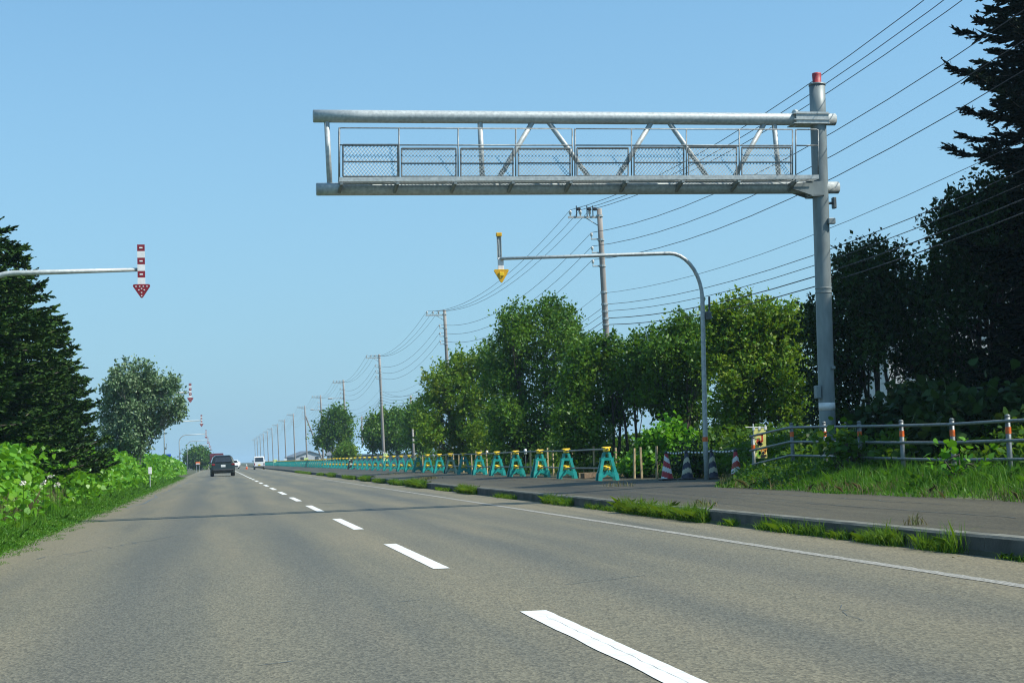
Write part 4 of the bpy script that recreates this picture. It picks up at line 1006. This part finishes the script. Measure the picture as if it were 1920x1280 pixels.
# ------------------------------------------------------------------ trees
def lump_tree(name, lab, Y, lumps, leaf, nleaf, lsize, mt, trunks, bark, group, seed, depth=.8, k=4, aspect=.6, up=.12, dens=1.0, clus=26, sig=.125, cat="tree"):
    """lumps: (px, py, r_px) read at distance Y; each gets its own depth so the crown is round"""
    rg = np.random.default_rng(seed)
    cen = []
    for (px, py, r) in lumps:
        p = atY(px, py, Y); s = np.linalg.norm(atY(px+1, py, Y)-p); cen.append((p, r*s))
    tb = atY(trunks[0], 860, Y); base = np.array([tb[0], Y, float(gz(tb[0], Y))])
    g = thing(name, lab, cat, base, group)
    wmax = max(c[1] for c in cen)*2.0
    C_ = []
    for p, r in cen:
        p = p.copy(); p[1] += rg.uniform(-1, 1)*wmax*depth*.5; C_.append((p, r))
        for _ in range(1):                      # a partner lump behind or before, for depth
            q = p.copy(); q[1] += rg.choice([-1, 1])*r*rg.uniform(.7, 1.5); q[0] += rg.normal(0, .3)*r; q[2] -= abs(rg.normal(0, .25))*r; C_.append((q, r*rg.uniform(.7, .95)))
    vol = np.array([r**2 for _, r in C_]); share = vol/vol.sum()
    P = []
    tw = MB()
    for (p, r), sh in zip(C_, share):
        nc = max(4, int(nleaf*sh/clus))
        d = unit(rg.normal(0, 1, (nc, 3))); rad = r*rg.uniform(.2, 1.0, nc)**.4*rg.uniform(.85, 1.15, nc)
        cc = p+d*rad[:, None]*np.array([1, 1, .95])
        stretch = rg.uniform(.6, 1.5, (nc, 1, 1))
        dirs = unit(d+np.array([0, 0, .5]))[:, None, :]
        off = rg.normal(0, sig, (nc, clus, 3))+dirs*rg.uniform(-1, 1.6, (nc, clus, 1))*sig*1.3*stretch
        P.append((cc[:, None, :]+off).reshape(-1, 3))
        if cat == "tree":           # loose leading shoots that break the outline
            ns = max(4, int(40*sh*len(C_)/4)); d = unit(rg.normal(0, 1, (ns, 3))+[0, 0, .9]); st_ = p+d*r*.85
            dd = unit(d+[0, 0, .9]+rg.normal(0, .25, (ns, 3))); ll = r*rg.uniform(.35, 1.05, (ns, 1, 1)); q = rg.uniform(0, 1, (ns, 16, 1))
            P.append((st_[:, None, :]+dd[:, None, :]*ll*q+rg.normal(0, lsize*.38, (ns, 16, 3))*(1.15-q)).reshape(-1, 3))
    P = np.concatenate(P); P = P[P[:, 2] > base[2]+.15]
    V = leaf_cards(P-base, lsize, rg, up, aspect, k)
    np_mesh("crown", V, k, mt, g)
    b = MB()
    zmax = max(p[2] for p, _ in C_)
    tops = []
    for i, tx in enumerate(trunks):
        f0 = atY(tx, 860, Y); f0[2] = float(gz(f0[0], Y))-.1; f0[1] += rg.uniform(-.5, .5) if i else 0
        near = sorted(C_, key=lambda c: abs(c[0][0]-f0[0])+rg.uniform(0, .8))[:max(3, len(C_)//3)]
        topc = max(near, key=lambda c: c[0][2])[0]
        pts = [f0]; 
        for t in (.2, .45, .7, .95): q = f0+(topc-f0)*t+rg.normal(0, .10, 3)*(zmax-f0[2])*.12; q[2] = f0[2]+(topc[2]-f0[2])*t; pts.append(q)
        r0 = max(.06, .016*(zmax-f0[2])/(len(trunks)**.4)); b.tube(pts, [r0*1.25, r0, r0*.75, r0*.45, r0*.15], 8); tops.append((pts, r0))
    for (p, r) in C_:
        pts, r0 = tops[int(rg.integers(len(tops)))]
        pts, r0 = min(tops, key=lambda q: np.linalg.norm(q[0][1][:2]-p[:2]))
        j = 1 if p[2] < pts[2][2] else (2 if p[2] < pts[3][2]+.5 else 3); s = pts[j]-(pts[j]-pts[j-1])*rg.uniform(0, .8)
        mid = (s+p)/2+rg.normal(0, .12, 3)+[0, 0, .1]
        b.tube([s, mid, p], [r0*.42, r0*.25, r0*.07], 5, False)
        for _ in range(5): e = p+unit(rg.normal(0, 1, 3))*r*.9; b.tube([mid, (mid+e)/2+rg.normal(0, .06, 3), e], [r0*.16, r0*.1, r0*.03], 4, False)
    b.build("trunk", bark, g, base, True)
    return g

GR = "roadside trees behind the barricades"
LT = lump_tree
LT("leafy_tree", "tall leafy tree with a twin-peaked top left of the nearest utility pole", 67,
   [(965, 598, 26), (948, 625, 26), (978, 622, 26), (1040, 578, 24), (1028, 600, 30), (1062, 600, 28), (1075, 628, 26), (1040, 640, 40), (950, 665, 36), (985, 670, 40), (1085, 660, 24), (940, 715, 34), (985, 730, 46), (1040, 715, 46), (1075, 720, 36), (960, 785, 44), (1020, 790, 48), (1065, 790, 40), (935, 780, 30), (1000, 835, 36), (950, 832, 34), (1050, 838, 34)],
   None, 34000, .15, L_decid, (1010, 985), M_bark, GR, 11)
LT("leafy_tree", "rounded leafy tree at the left end of the tall roadside trees", 84,
   [(812, 715, 26), (830, 745, 30), (805, 770, 26), (850, 700, 26), (875, 690, 30), (905, 680, 30), (925, 700, 28), (870, 740, 36), (905, 745, 36), (840, 790, 34), (880, 800, 38), (915, 800, 36), (808, 815, 26), (850, 838, 30), (900, 845, 30)],
   None, 24000, .17, L_decid2, (870, 905), M_bark, GR, 12)
LT("leafy_tree", "spreading dark tree with bare forked stems in front of the nearest utility pole", 53,
   [(1120, 660, 26), (1155, 655, 24), (1095, 680, 28), (1180, 672, 26), (1205, 690, 26), (1130, 700, 34), (1170, 715, 32), (1085, 730, 32), (1210, 730, 28), (1110, 765, 36), (1075, 790, 32), (1160, 770, 26), (1105, 815, 30), (1070, 830, 28)],
   None, 20000, .14, L_decid, (1180, 1165, 1195, 1145), M_bark, GR, 13)
LT("leafy_tree", "leafy tree behind the slim pole of the yellow arrow, left of it", 51,
   [(1245, 640, 26), (1280, 622, 28), (1225, 665, 26), (1300, 640, 28), (1265, 670, 34), (1310, 680, 30), (1240, 710, 32), (1290, 720, 34), (1220, 740, 24), (1265, 760, 30), (1310, 770, 30), (1290, 810, 26)],
   None, 18000, .14, L_decid, (1262, 1280, 1245), M_bark, GR, 14)
LT("leafy_tree", "bright yellow-green leafy tree right of the slim pole of the yellow arrow", 47,
   [(1350, 600, 26), (1390, 590, 30), (1435, 592, 28), (1475, 605, 28), (1370, 630, 32), (1415, 630, 34), (1460, 640, 34), (1500, 620, 26), (1345, 660, 30), (1390, 680, 36), (1440, 690, 38), (1485, 680, 34), (1350, 715, 30), (1395, 735, 34), (1445, 745, 34), (1490, 735, 32), (1370, 780, 30), (1420, 790, 32), (1470, 790, 32), (1350, 820, 24), (1400, 835, 26)],
   None, 30000, .14, L_decid2, (1400, 1425, 1450, 1380), M_bark, GR, 15)
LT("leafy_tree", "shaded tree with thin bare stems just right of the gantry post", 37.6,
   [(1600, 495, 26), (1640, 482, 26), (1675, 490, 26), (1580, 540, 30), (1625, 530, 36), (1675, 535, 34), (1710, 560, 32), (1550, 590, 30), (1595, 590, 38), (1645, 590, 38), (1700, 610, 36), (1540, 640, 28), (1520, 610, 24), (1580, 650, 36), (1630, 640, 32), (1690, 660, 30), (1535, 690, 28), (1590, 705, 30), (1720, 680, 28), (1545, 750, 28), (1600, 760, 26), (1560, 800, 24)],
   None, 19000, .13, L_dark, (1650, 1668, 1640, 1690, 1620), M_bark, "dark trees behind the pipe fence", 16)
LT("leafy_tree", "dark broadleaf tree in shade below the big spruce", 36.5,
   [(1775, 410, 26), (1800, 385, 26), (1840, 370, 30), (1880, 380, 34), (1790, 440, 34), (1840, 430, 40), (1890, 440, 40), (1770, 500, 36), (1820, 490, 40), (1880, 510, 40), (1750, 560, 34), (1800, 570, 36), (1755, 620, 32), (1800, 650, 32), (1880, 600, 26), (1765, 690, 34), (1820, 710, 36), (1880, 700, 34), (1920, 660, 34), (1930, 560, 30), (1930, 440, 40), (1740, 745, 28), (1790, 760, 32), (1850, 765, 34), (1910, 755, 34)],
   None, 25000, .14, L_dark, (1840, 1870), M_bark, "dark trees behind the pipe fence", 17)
LT("silver_leaf_tree", "silvery green tree right of the dark spruces on the left", 88,
   [(235, 705, 22), (265, 700, 22), (215, 735, 24), (250, 735, 28), (285, 725, 24), (320, 722, 18), (205, 770, 24), (245, 775, 30), (290, 765, 28), (325, 755, 18), (335, 770, 14), (310, 785, 16), (215, 810, 26), (255, 815, 26), (285, 800, 20), (232, 842, 20), (200, 840, 22), (268, 838, 14)],
   None, 20000, .17, L_silver, (243, 232, 252, 262), M_birch, None, 18, up=.1)
FG = "far trees beyond the barricades"
LT("far_tree", "far tree with layered branches left of the short poles", 190, [(625, 780, 9), (612, 795, 9), (637, 775, 9), (650, 790, 8), (605, 812, 8), (630, 808, 11), (650, 815, 9), (598, 830, 8), (618, 832, 9), (645, 835, 9)], None, 5000, .34, L_decid, (622, 640), M_bark, FG, 21, sig=.35, clus=14)
LT("far_tree", "far wide tree in the middle of the row, behind the third pole", 165, [(700, 795, 11), (720, 785, 10), (690, 815, 10), (715, 812, 13), (738, 805, 12), (742, 780, 10), (755, 790, 12), (765, 815, 13), (745, 830, 12), (700, 835, 9), (725, 838, 9)], None, 8000, .30, L_decid, (725, 745, 700), M_bark, FG, 22, sig=.32, clus=14)
LT("far_tree", "far tree joining the left end of the tall roadside trees", 128, [(785, 770, 12), (772, 790, 12), (790, 800, 16), (775, 825, 14), (795, 835, 14)], None, 8000, .24, L_decid, (785, 795), M_bark, FG, 23, sig=.28, clus=14)
LT("far_bush", "small round green bush at the foot of the far layered tree", 175, [(650, 845, 9), (660, 850, 8), (640, 850, 8)], None, 3000, .28, L_decid2, (650,), M_bark, FG, 24, sig=.25, clus=14, cat="bush")
LT("far_tree", "small rounded dark tree at the end of the left verge", 300, [(365, 853, 8), (355, 858, 7), (375, 851, 8), (383, 856, 7), (370, 863, 9), (380, 866, 7), (357, 867, 7)], None, 4500, .5, L_decid, (368, 376), M_bark, None, 25, sig=.5, clus=14)

def spruce(name, lab, base, H, rmax, n_lev, mt, seed, group, prof=.8, tw=.42, dens=1.0, droop=.25, full=1.0):
    rg = np.random.default_rng(seed); base = np.array(base, float)
    g = thing(name, lab, "conifer tree", base, group)
    b = MB(); b.tube([(0, 0, -.2), (0, 0, H*.5), (0, 0, H)], [H*.02+.05, H*.012+.02, .015], 8)
    A = []; D = []; Ls = []
    for lv in range(n_lev):
        t = (lv+rg.uniform(0, 1))/n_lev; z = H*(.04+.95*t)
        L0 = rmax*min(1.0, (1-t)*full)**prof*(1.0 if t > .08 else .85)+.12
        nb = int(rg.integers(4, 7))
        a0 = rg.uniform(0, 6.28)
        for j in range(nb):
            a = a0+6.283*j/nb+rg.normal(0, .25); L = L0*rg.uniform(.58, 1.2)
            dh = np.array([math.cos(a), math.sin(a), 0]); dp = droop*(1-t*.8)
            npt = 7; pts = []
            for q in np.linspace(0, 1, npt):
                pts.append(np.array([0, 0, z])+dh*L*q+np.array([0, 0, 1])*L*(-dp*q+(dp*.75+.12)*q**2.4))
            b.tube(pts, [.012+.012*L*(1-q) for q in np.linspace(0, 1, npt)], 4, False)
            nt_ = max(6, int(L/.13*dens))
            for q in np.linspace(.12, 1.0, nt_):
                i = min(npt-2, int(q*(npt-1))); f = q*(npt-1)-i; p = pts[i]*(1-f)+pts[i+1]*f; tg = unit(pts[i+1]-pts[i])
                sd = np.cross(tg, [0, 0, 1]); sd = unit(sd)
                for s in (-1, 1):
                    l = tw*(1.15-.75*q)*rg.uniform(.6, 1.25)*min(1.2, .5+L/2.5)+.08
                    A.append(p); D.append(unit(tg*rg.uniform(.5, 1.0)+sd*s*rg.uniform(.5, 1.0)+np.array([0, 0, rg.normal(-.12, .22)]))); Ls.append(l)
                if rg.random() < .5: A.append(p); D.append(unit(tg+np.array([0, 0, rg.normal(.15, .25)])+sd*rg.normal(0, .3))); Ls.append(tw*.7*rg.uniform(.6, 1.2))
    b.build("trunk", M_bark, g)
    A = np.array(A); D = np.array(D); Ls = np.array(Ls); Vs = []
    # every twig: three crossed needle blades plus short side sprigs
    for r_ in range(3):
        s = unit(np.cross(D, rg.normal(0, 1, D.shape))); w = (.035+.04*Ls)[:, None]*rg.uniform(.7, 1.2, (len(A), 1))
        Vs.append(np.stack([A, A+D*Ls[:, None]*.4+s*w, A+D*Ls[:, None], A+D*Ls[:, None]*.4-s*w], 1))
    for r_ in range(6):
        q = rg.uniform(.1, .9, (len(A), 1)); p = A+D*Ls[:, None]*q; sd = unit(np.cross(D, [0, 0, 1.0]))*rg.choice([-1, 1], (len(A), 1)); d2 = unit(D*.8+sd*.8+rg.normal(0, .25, D.shape))
        l2 = (Ls[:, None]*.42*(1.2-q)+.05); s = unit(np.cross(d2, rg.normal(0, 1, D.shape))); w = .022+.026*Ls[:, None]
        Vs.append(np.stack([p, p+d2*l2*.4+s*w, p+d2*l2, p+d2*l2*.4-s*w], 1))
    np_mesh("crown", np.concatenate(Vs), 4, mt, g); return g
def spruce_at(px, pytop, Y, halfpx, lab, mt, seed, group, **kw):
    t = atY(px, pytop, Y); s = np.linalg.norm(atY(px+1, 700, Y)-atY(px, 700, Y)); z0 = float(gz(t[0], Y))
    return spruce("spruce_tree", lab, (t[0], Y, z0), t[2]-z0, halfpx*s, kw.pop("lev", 46), mt, seed, group, **kw)
SG = "dark spruces on the left verge"
spruce_at(-45, 372, 42, 225, "tall dark spruce cut off by the left picture edge", L_spruce, 31, SG, prof=.72)
spruce_at(30, 455, 48, 150, "dark spruce second from the left edge, a step lower", L_spruce, 32, SG, prof=.7, lev=40)
spruce_at(95, 585, 54, 100, "shorter dark spruce at the right end of the left clump", L_spruce, 33, SG, prof=.62, lev=34)
spruce_at(140, 700, 60, 60, "low dark spruce beside the silvery tree", L_spruce, 34, SG, prof=.6, lev=24)
spruce_at(1972, -400, 34.9, 186, "huge nearly black spruce cut off by the right picture edge", L_spruced, 35, None, prof=.6, lev=78, tw=.55, full=2.2, droop=.3)

spruce("spruce_tree", "tall dark spruce standing just outside the right picture edge, nearest to the road bank", (21.3, 27.6, .45), 14.5, 3.1, 46, L_spruced, 36, None, prof=.6)
spruce("spruce_tree", "spruce outside the right picture edge, behind the knotweed", (20.6, 24.3, .45), 13.0, 3.2, 42, L_spruced, 37, None, prof=.6)

# ------------------------------------------------------------------ bushes and ground cover
def cover(name, X, Y, zb, h, size, mt, seed, k=6, aspect=.85, up=.55, lab=None):
    rg = np.random.default_rng(seed); P = np.stack([X, Y, zb+h*rg.uniform(0, 1, len(X))**.55], 1)
    o = np_mesh(name, leaf_cards(P, size, rg, up, aspect, k, .3), k, mt); tag(o, kind="stuff"); return o
# left knotweed thicket: height grows away from the road
rg = np.random.default_rng(41)
def left_band(n, y0, y1, x0, x1, pw=1.0):
    Y = y0*(y1/y0)**rg.uniform(0, 1, n); X = x0+(x1-x0)*rg.uniform(0, 1, n)**pw; return X, Y
def hprof(X, Y):
    d = -3.25-X; w = .25*np.sin(Y*.55+X)+.18*np.sin(Y*1.3+2*X)
    h = np.clip(d*1.15+w*.9-.02, .0, None)*np.where((X > -4.3) & (Y > 22.5) & (Y < 44), .6, 1.0); top = 1.42+.16*np.sin(Y*.33)+.13*np.sin(Y*.9+1.3)+.09*np.sin(Y*2.1)-.35*smooth(45, 70, Y)*0
    return np.minimum(h, top)
X, Y = left_band(75000, 13, 190, -3.6, -8.0, .75); X = X-rg.uniform(0, .3, len(X)); H = hprof(X, Y); zt = gz(X, Y)
dep = rg.uniform(0, 1, len(X))**2.0
P = np.stack([X, Y, zt+H*(1-dep*.85)+rg.normal(0, .05, len(X))], 1); ok = H > .12; P = P[ok]
sz = np.where(Y[ok] < 60, .165, np.where(Y[ok] < 110, .21, .30))
np_mesh("knotweed_thicket", leaf_cards(P, sz, rg, .45, .88, 6, .45), 6, L_knot)
tag(bpy.data.objects["knotweed_thicket"], kind="stuff")
# verge grass at the left road edge
X, Y = left_band(60000, 12, 140, -2.75, -4.6, 1.6); X = X+.12*np.sin(Y*1.7)+.08*np.sin(Y*4.1); P = np.stack([X, Y, gz(X, Y)-.02], 1)
hh = .07+.16*smooth(-2.9, -3.7, X)
np_mesh("verge_grass", blades(P, hh, np.where(Y < 40, .014, .03), rg, .9), 5, L_grass); tag(bpy.data.objects["verge_grass"], kind="stuff")
# small herbs among the verge grass
X, Y = left_band(16000, 12, 120, -2.95, -4.3, 1.2); H = .16*smooth(-2.9, -3.6, X)
P = np.stack([X, Y, gz(X, Y)+H*rg.uniform(.2, 1, len(X))+.01], 1); np_mesh("verge_herbs", leaf_cards(P, .055, rg, .7, .6, 4), 4, L_grass); tag(bpy.data.objects["verge_herbs"], kind="stuff")
# dry brownish weeds in front of the thicket
n = 3200; Y = rg.uniform(24, 42, n); X = -3.9-.6*rg.uniform(0, 1, n); P = np.stack([X, Y, gz(X, Y)+.1], 1)
np_mesh("dry_weeds", blades(P, .52, .009, rg, .6), 5, L_dry); tag(bpy.data.objects["dry_weeds"], kind="stuff")
n = 9000; X, Y = left_band(n, 13, 120, -3.3, -4.6, 1.0); ok = (np.sin(Y*.9)+np.sin(Y*2.3+X) > -.2); P = np.stack([X, Y, gz(X, Y)-.02], 1)[ok]
np_mesh("tall_grass", blades(P, .42*smooth(-3.1, -3.8, P[:, 0])+.08, .014, rg, .8), 5, L_grass); tag(bpy.data.objects["tall_grass"], kind="stuff")
# pale flower heads
for i, (px, py) in enumerate(((44, 905), (82, 905), (108, 908), (95, 893))):
    Y = 27.5+i; t = atY(px, py, Y); g = thing("white_flower", "white flower head above the dry weeds, %s from the left" % ["first", "second", "fourth", "third"][i], "flower", (t[0], Y, float(gz(t[0], Y))), "white flower heads in the left weeds")
    b = MB(); zz = t[2]-float(gz(t[0], Y)); b.rod((0, 0, -.05), (0, 0, zz), .008, 5); b.build("stalk", L_grass, g)
    Pf = rg.normal(0, .018, (40, 3))*[1.6, 1, .8]+np.array([0, 0, zz]); np_mesh("petals", leaf_cards(Pf, .035, rg, .6, .7, 4), 4, M_cream, g)

# right side: grass bank before and around the fence
n = 52000; Y = rg.uniform(14, 38.5, n); X = edge(Y)-.05+2.9*rg.uniform(0, 1, n)**.8; X = X+.1*np.sin(Y*.7)+.07*np.sin(Y*1.9+1)
P = np.stack([X, Y, gz(X, Y)-.02], 1); hh = .08+.12*smooth(edge(Y), edge(Y)+.8, X)*(1+.45*np.sin(Y*1.3+X*2)+.35*np.sin(Y*3.7-X*3)+.25*np.sin(Y*7.9+X*6))
np_mesh("bank_grass", blades(P, hh, .016, rg, .8), 5, L_grass); tag(bpy.data.objects["bank_grass"], kind="stuff")
n = 7000; Y = rg.uniform(28, 38.5, n); X = edge(Y)+2.6*rg.uniform(0, 1, n)**.8; P = np.stack([X, Y, gz(X, Y)+rg.uniform(0, .3, n)*smooth(edge(Y), edge(Y)+.7, X)+.02], 1)
np_mesh("bank_weeds", leaf_cards(P, .085, rg, .5, .65, 4), 4, L_knotd); tag(bpy.data.objects["bank_weeds"], kind="stuff")
n = 4200; Y = rg.uniform(14, 38, n); X = edge(Y)-.02+2.6*rg.uniform(0, 1, n)**1.5; ok = np.sin(Y*1.1+X*2.3)+np.sin(Y*2.9-X) > -.3; P = np.stack([X, Y, gz(X, Y)-.02], 1)[ok]
np_mesh("dry_bank_grass", blades(P, .24, .010, rg, 1.0), 5, L_dry); tag(bpy.data.objects["dry_bank_grass"], kind="stuff")
n = 1500; Y = rg.uniform(14, 38, n); X = edge(Y)+.3+2.4*rg.uniform(0, 1, n); P = np.stack([X, Y, gz(X, Y)-.02], 1)
np_mesh("tall_bank_grass", blades(P, .48, .009, rg, .7), 5, L_grass); tag(bpy.data.objects["tall_bank_grass"], kind="stuff")
# grass in the kerb joint: clumps of uneven size
segs = [(12.9, 13.6, .5, .10), (14.4, 15.2, .9, .26), (15.7, 16.9, 1.2, .22), (17.2, 17.8, .7, .13), (18.0, 20.4, .8, .17), (21.2, 21.9, .6, .12), (22.6, 27.5, 1.5, .26), (27.8, 30.5, .6, .12), (31.8, 34.5, 1.2, .20), (38, 41, .7, .13), (44, 47, 1.2, .24), (49, 52, .6, .12), (55, 60, 1.2, .28), (62, 66, 1, .22), (69, 73, .9, .2), (76, 80, 1.1, .25), (84, 92, .9, .2), (99, 104, 1, .25), (110, 116, .8, .2), (125, 150, .6, .2)]
Ps, Hs, Wd = [], [], []
for y0, y1, d, h in segs:
    nc = int((y1-y0)*16*d)+3
    for _ in range(nc):
        cy = rg.uniform(y0, y1); hk = h*rg.uniform(.35, 1.3); nb = int(40*d)+8
        q = np.stack([KX-.02-abs(rg.normal(0, .055, nb)), cy+rg.normal(0, .07, nb), np.zeros(nb)], 1); Ps.append(q); Hs.append(np.full(nb, hk)); Wd.append(np.full(nb, .007 if y0 < 40 else .02))
np_mesh("kerb_grass", blades(np.concatenate(Ps), np.concatenate(Hs), np.concatenate(Wd), rg, 1.15), 5, L_gkerb); tag(bpy.data.objects["kerb_grass"], kind="stuff")
# tufts on the pavement
Ps = []
for x, y, r, nn in ((8.35, 62, .25, 160), (8.6, 63, .2, 120), (9.1, 80, .6, 160), (9.6, 36.2, .2, 60), (7.75, 16.2, .06, 30), (7.8, 24, .12, 50)):
    Ps.append(np.stack([x+rg.normal(0, r, nn), y+rg.normal(0, r*1.6, nn), np.full(nn, .2)+.09*smooth(KX, 10.6, x)], 1))
np_mesh("pavement_tufts", blades(np.concatenate(Ps), .14, .012, rg, .9), 5, L_dry); tag(bpy.data.objects["pavement_tufts"], kind="stuff")
# dead leaves along the kerb foot
n = 260; Y = 12+50*rg.uniform(0, 1, n)**1.6; X = KX-.05-abs(rg.normal(0, .12, n)); P = np.stack([X, Y, np.full(n, .012)], 1)
np_mesh("fallen_leaves", leaf_cards(P, .05, rg, 3, .6, 4), 4, L_dry); tag(bpy.data.objects["fallen_leaves"], kind="stuff")
# undergrowth beneath the roadside trees
n = 42000; Y = 41*(110/41)**rg.uniform(0, 1, n); X = 12.9+5*rg.uniform(0, 1, n); h = .35+1.15*smooth(12.9, 15.0, X)*(.7+.3*np.sin(Y*.8+X))
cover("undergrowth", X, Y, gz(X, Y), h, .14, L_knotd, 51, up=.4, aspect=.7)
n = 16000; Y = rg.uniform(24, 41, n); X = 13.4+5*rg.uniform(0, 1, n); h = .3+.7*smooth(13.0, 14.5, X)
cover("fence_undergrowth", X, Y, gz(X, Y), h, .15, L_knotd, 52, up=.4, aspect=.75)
KG = "knotweed bushes on the right bank"
LT("knotweed_bush", "bright sunlit knotweed bush behind the striped cones, left of the slim pole", 45.5, [(1240, 822, 18), (1265, 812, 16), (1285, 830, 16), (1220, 835, 16), (1250, 845, 18), (1212, 862, 16), (1195, 876, 12)], None, 4200, .15, L_knot, (1250, 1225), M_bark, KG, 61, k=6, aspect=.8, clus=9, sig=.10, cat="bush", up=.3)
LT("knotweed_bush", "dark knotweed bush behind the pipe fence at the right picture edge", 27, [(1790, 785, 32), (1840, 780, 36), (1900, 775, 40), (1870, 810, 44), (1810, 820, 36), (1930, 820, 40), (1760, 800, 30)], None, 4200, .20, L_dark, (1840, 1880), M_bark, KG, 62, k=6, aspect=.85, clus=9, sig=.14, cat="bush", up=.3)  # same knotweed as on the left; the darker leaf colour stands in for shade
LT("knotweed_bush", "dark knotweed bush behind the fence, midway between gantry post and picture edge", 32, [(1640, 790, 26), (1690, 770, 30), (1730, 770, 30), (1700, 815, 32), (1650, 825, 26), (1740, 815, 30)], None, 3400, .19, L_dark, (1690, 1715), M_bark, KG, 63, k=6, aspect=.85, clus=9, sig=.14, cat="bush", up=.3)  # shade behind the fence painted in with the darker leaf colour
LT("knotweed_bush", "leafy weed leaning over the fence in front of the gantry post", 28.0, [(1562, 842, 10), (1585, 836, 11), (1608, 842, 10), (1575, 856, 11), (1625, 850, 8)], None, 300, .15, L_knotd, (1580, 1600), M_bark, KG, 64, k=6, aspect=.7, clus=6, sig=.14, cat="bush", up=.4)
LT("knotweed_bush", "low weed with yellow leaves under the fence near the picture edge", 23, [(1800, 880, 12), (1770, 875, 10), (1830, 878, 8)], None, 130, .14, L_knot, (1795,), M_bark, KG, 65, k=6, aspect=.7, clus=5, sig=.12, cat="bush", up=.4)
LT("weed_clump", "weed clump swallowing the red and white cone at the chain's right end", 37.6, [(1420, 897, 12), (1362, 909, 7), (1400, 906, 8), (1445, 900, 14), (1480, 900, 18), (1520, 895, 18)], None, 2200, .10, L_knotd, (1400,), M_bark, None, 66, k=4, aspect=.6, clus=10, sig=.12, cat="weeds", up=.4)
LT("roadside_bush", "low green bush left of the striped cones, at the end of the barricades", 46.5, [(1185, 880, 14), (1205, 872, 14), (1165, 888, 8), (1222, 885, 12)], None, 2600, .12, L_knot, (1195,), M_bark, None, 67, k=4, aspect=.6, clus=10, sig=.16, cat="bush", up=.4)
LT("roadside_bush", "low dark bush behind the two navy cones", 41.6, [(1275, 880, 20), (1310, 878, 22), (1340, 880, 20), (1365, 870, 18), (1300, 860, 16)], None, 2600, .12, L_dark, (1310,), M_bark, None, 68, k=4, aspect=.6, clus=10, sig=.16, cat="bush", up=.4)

# ------------------------------------------------------------------ haze: one closed box of pale air around everything
bxm = bpy.data.materials.new("haze_air"); bxm.use_nodes = True; t = bxm.node_tree
for nd in list(t.nodes):
    if nd.type != 'OUTPUT_MATERIAL': t.nodes.remove(nd)
out = t.nodes["Material Output"]; pvn = t.nodes.new("ShaderNodeVolumePrincipled")
pvn.inputs["Color"].default_value = (.55, .80, 1.0, 1); pvn.inputs["Density"].default_value = 0.00024; pvn.inputs["Anisotropy"].default_value = 0.0
t.links.new(pvn.outputs[0], out.inputs["Volume"])
b = MB(); b.box((0, 2950, 10.5), (8100, 6200, 25)); hz_ = b.build("haze", bxm); tag(hz_, kind="stuff")
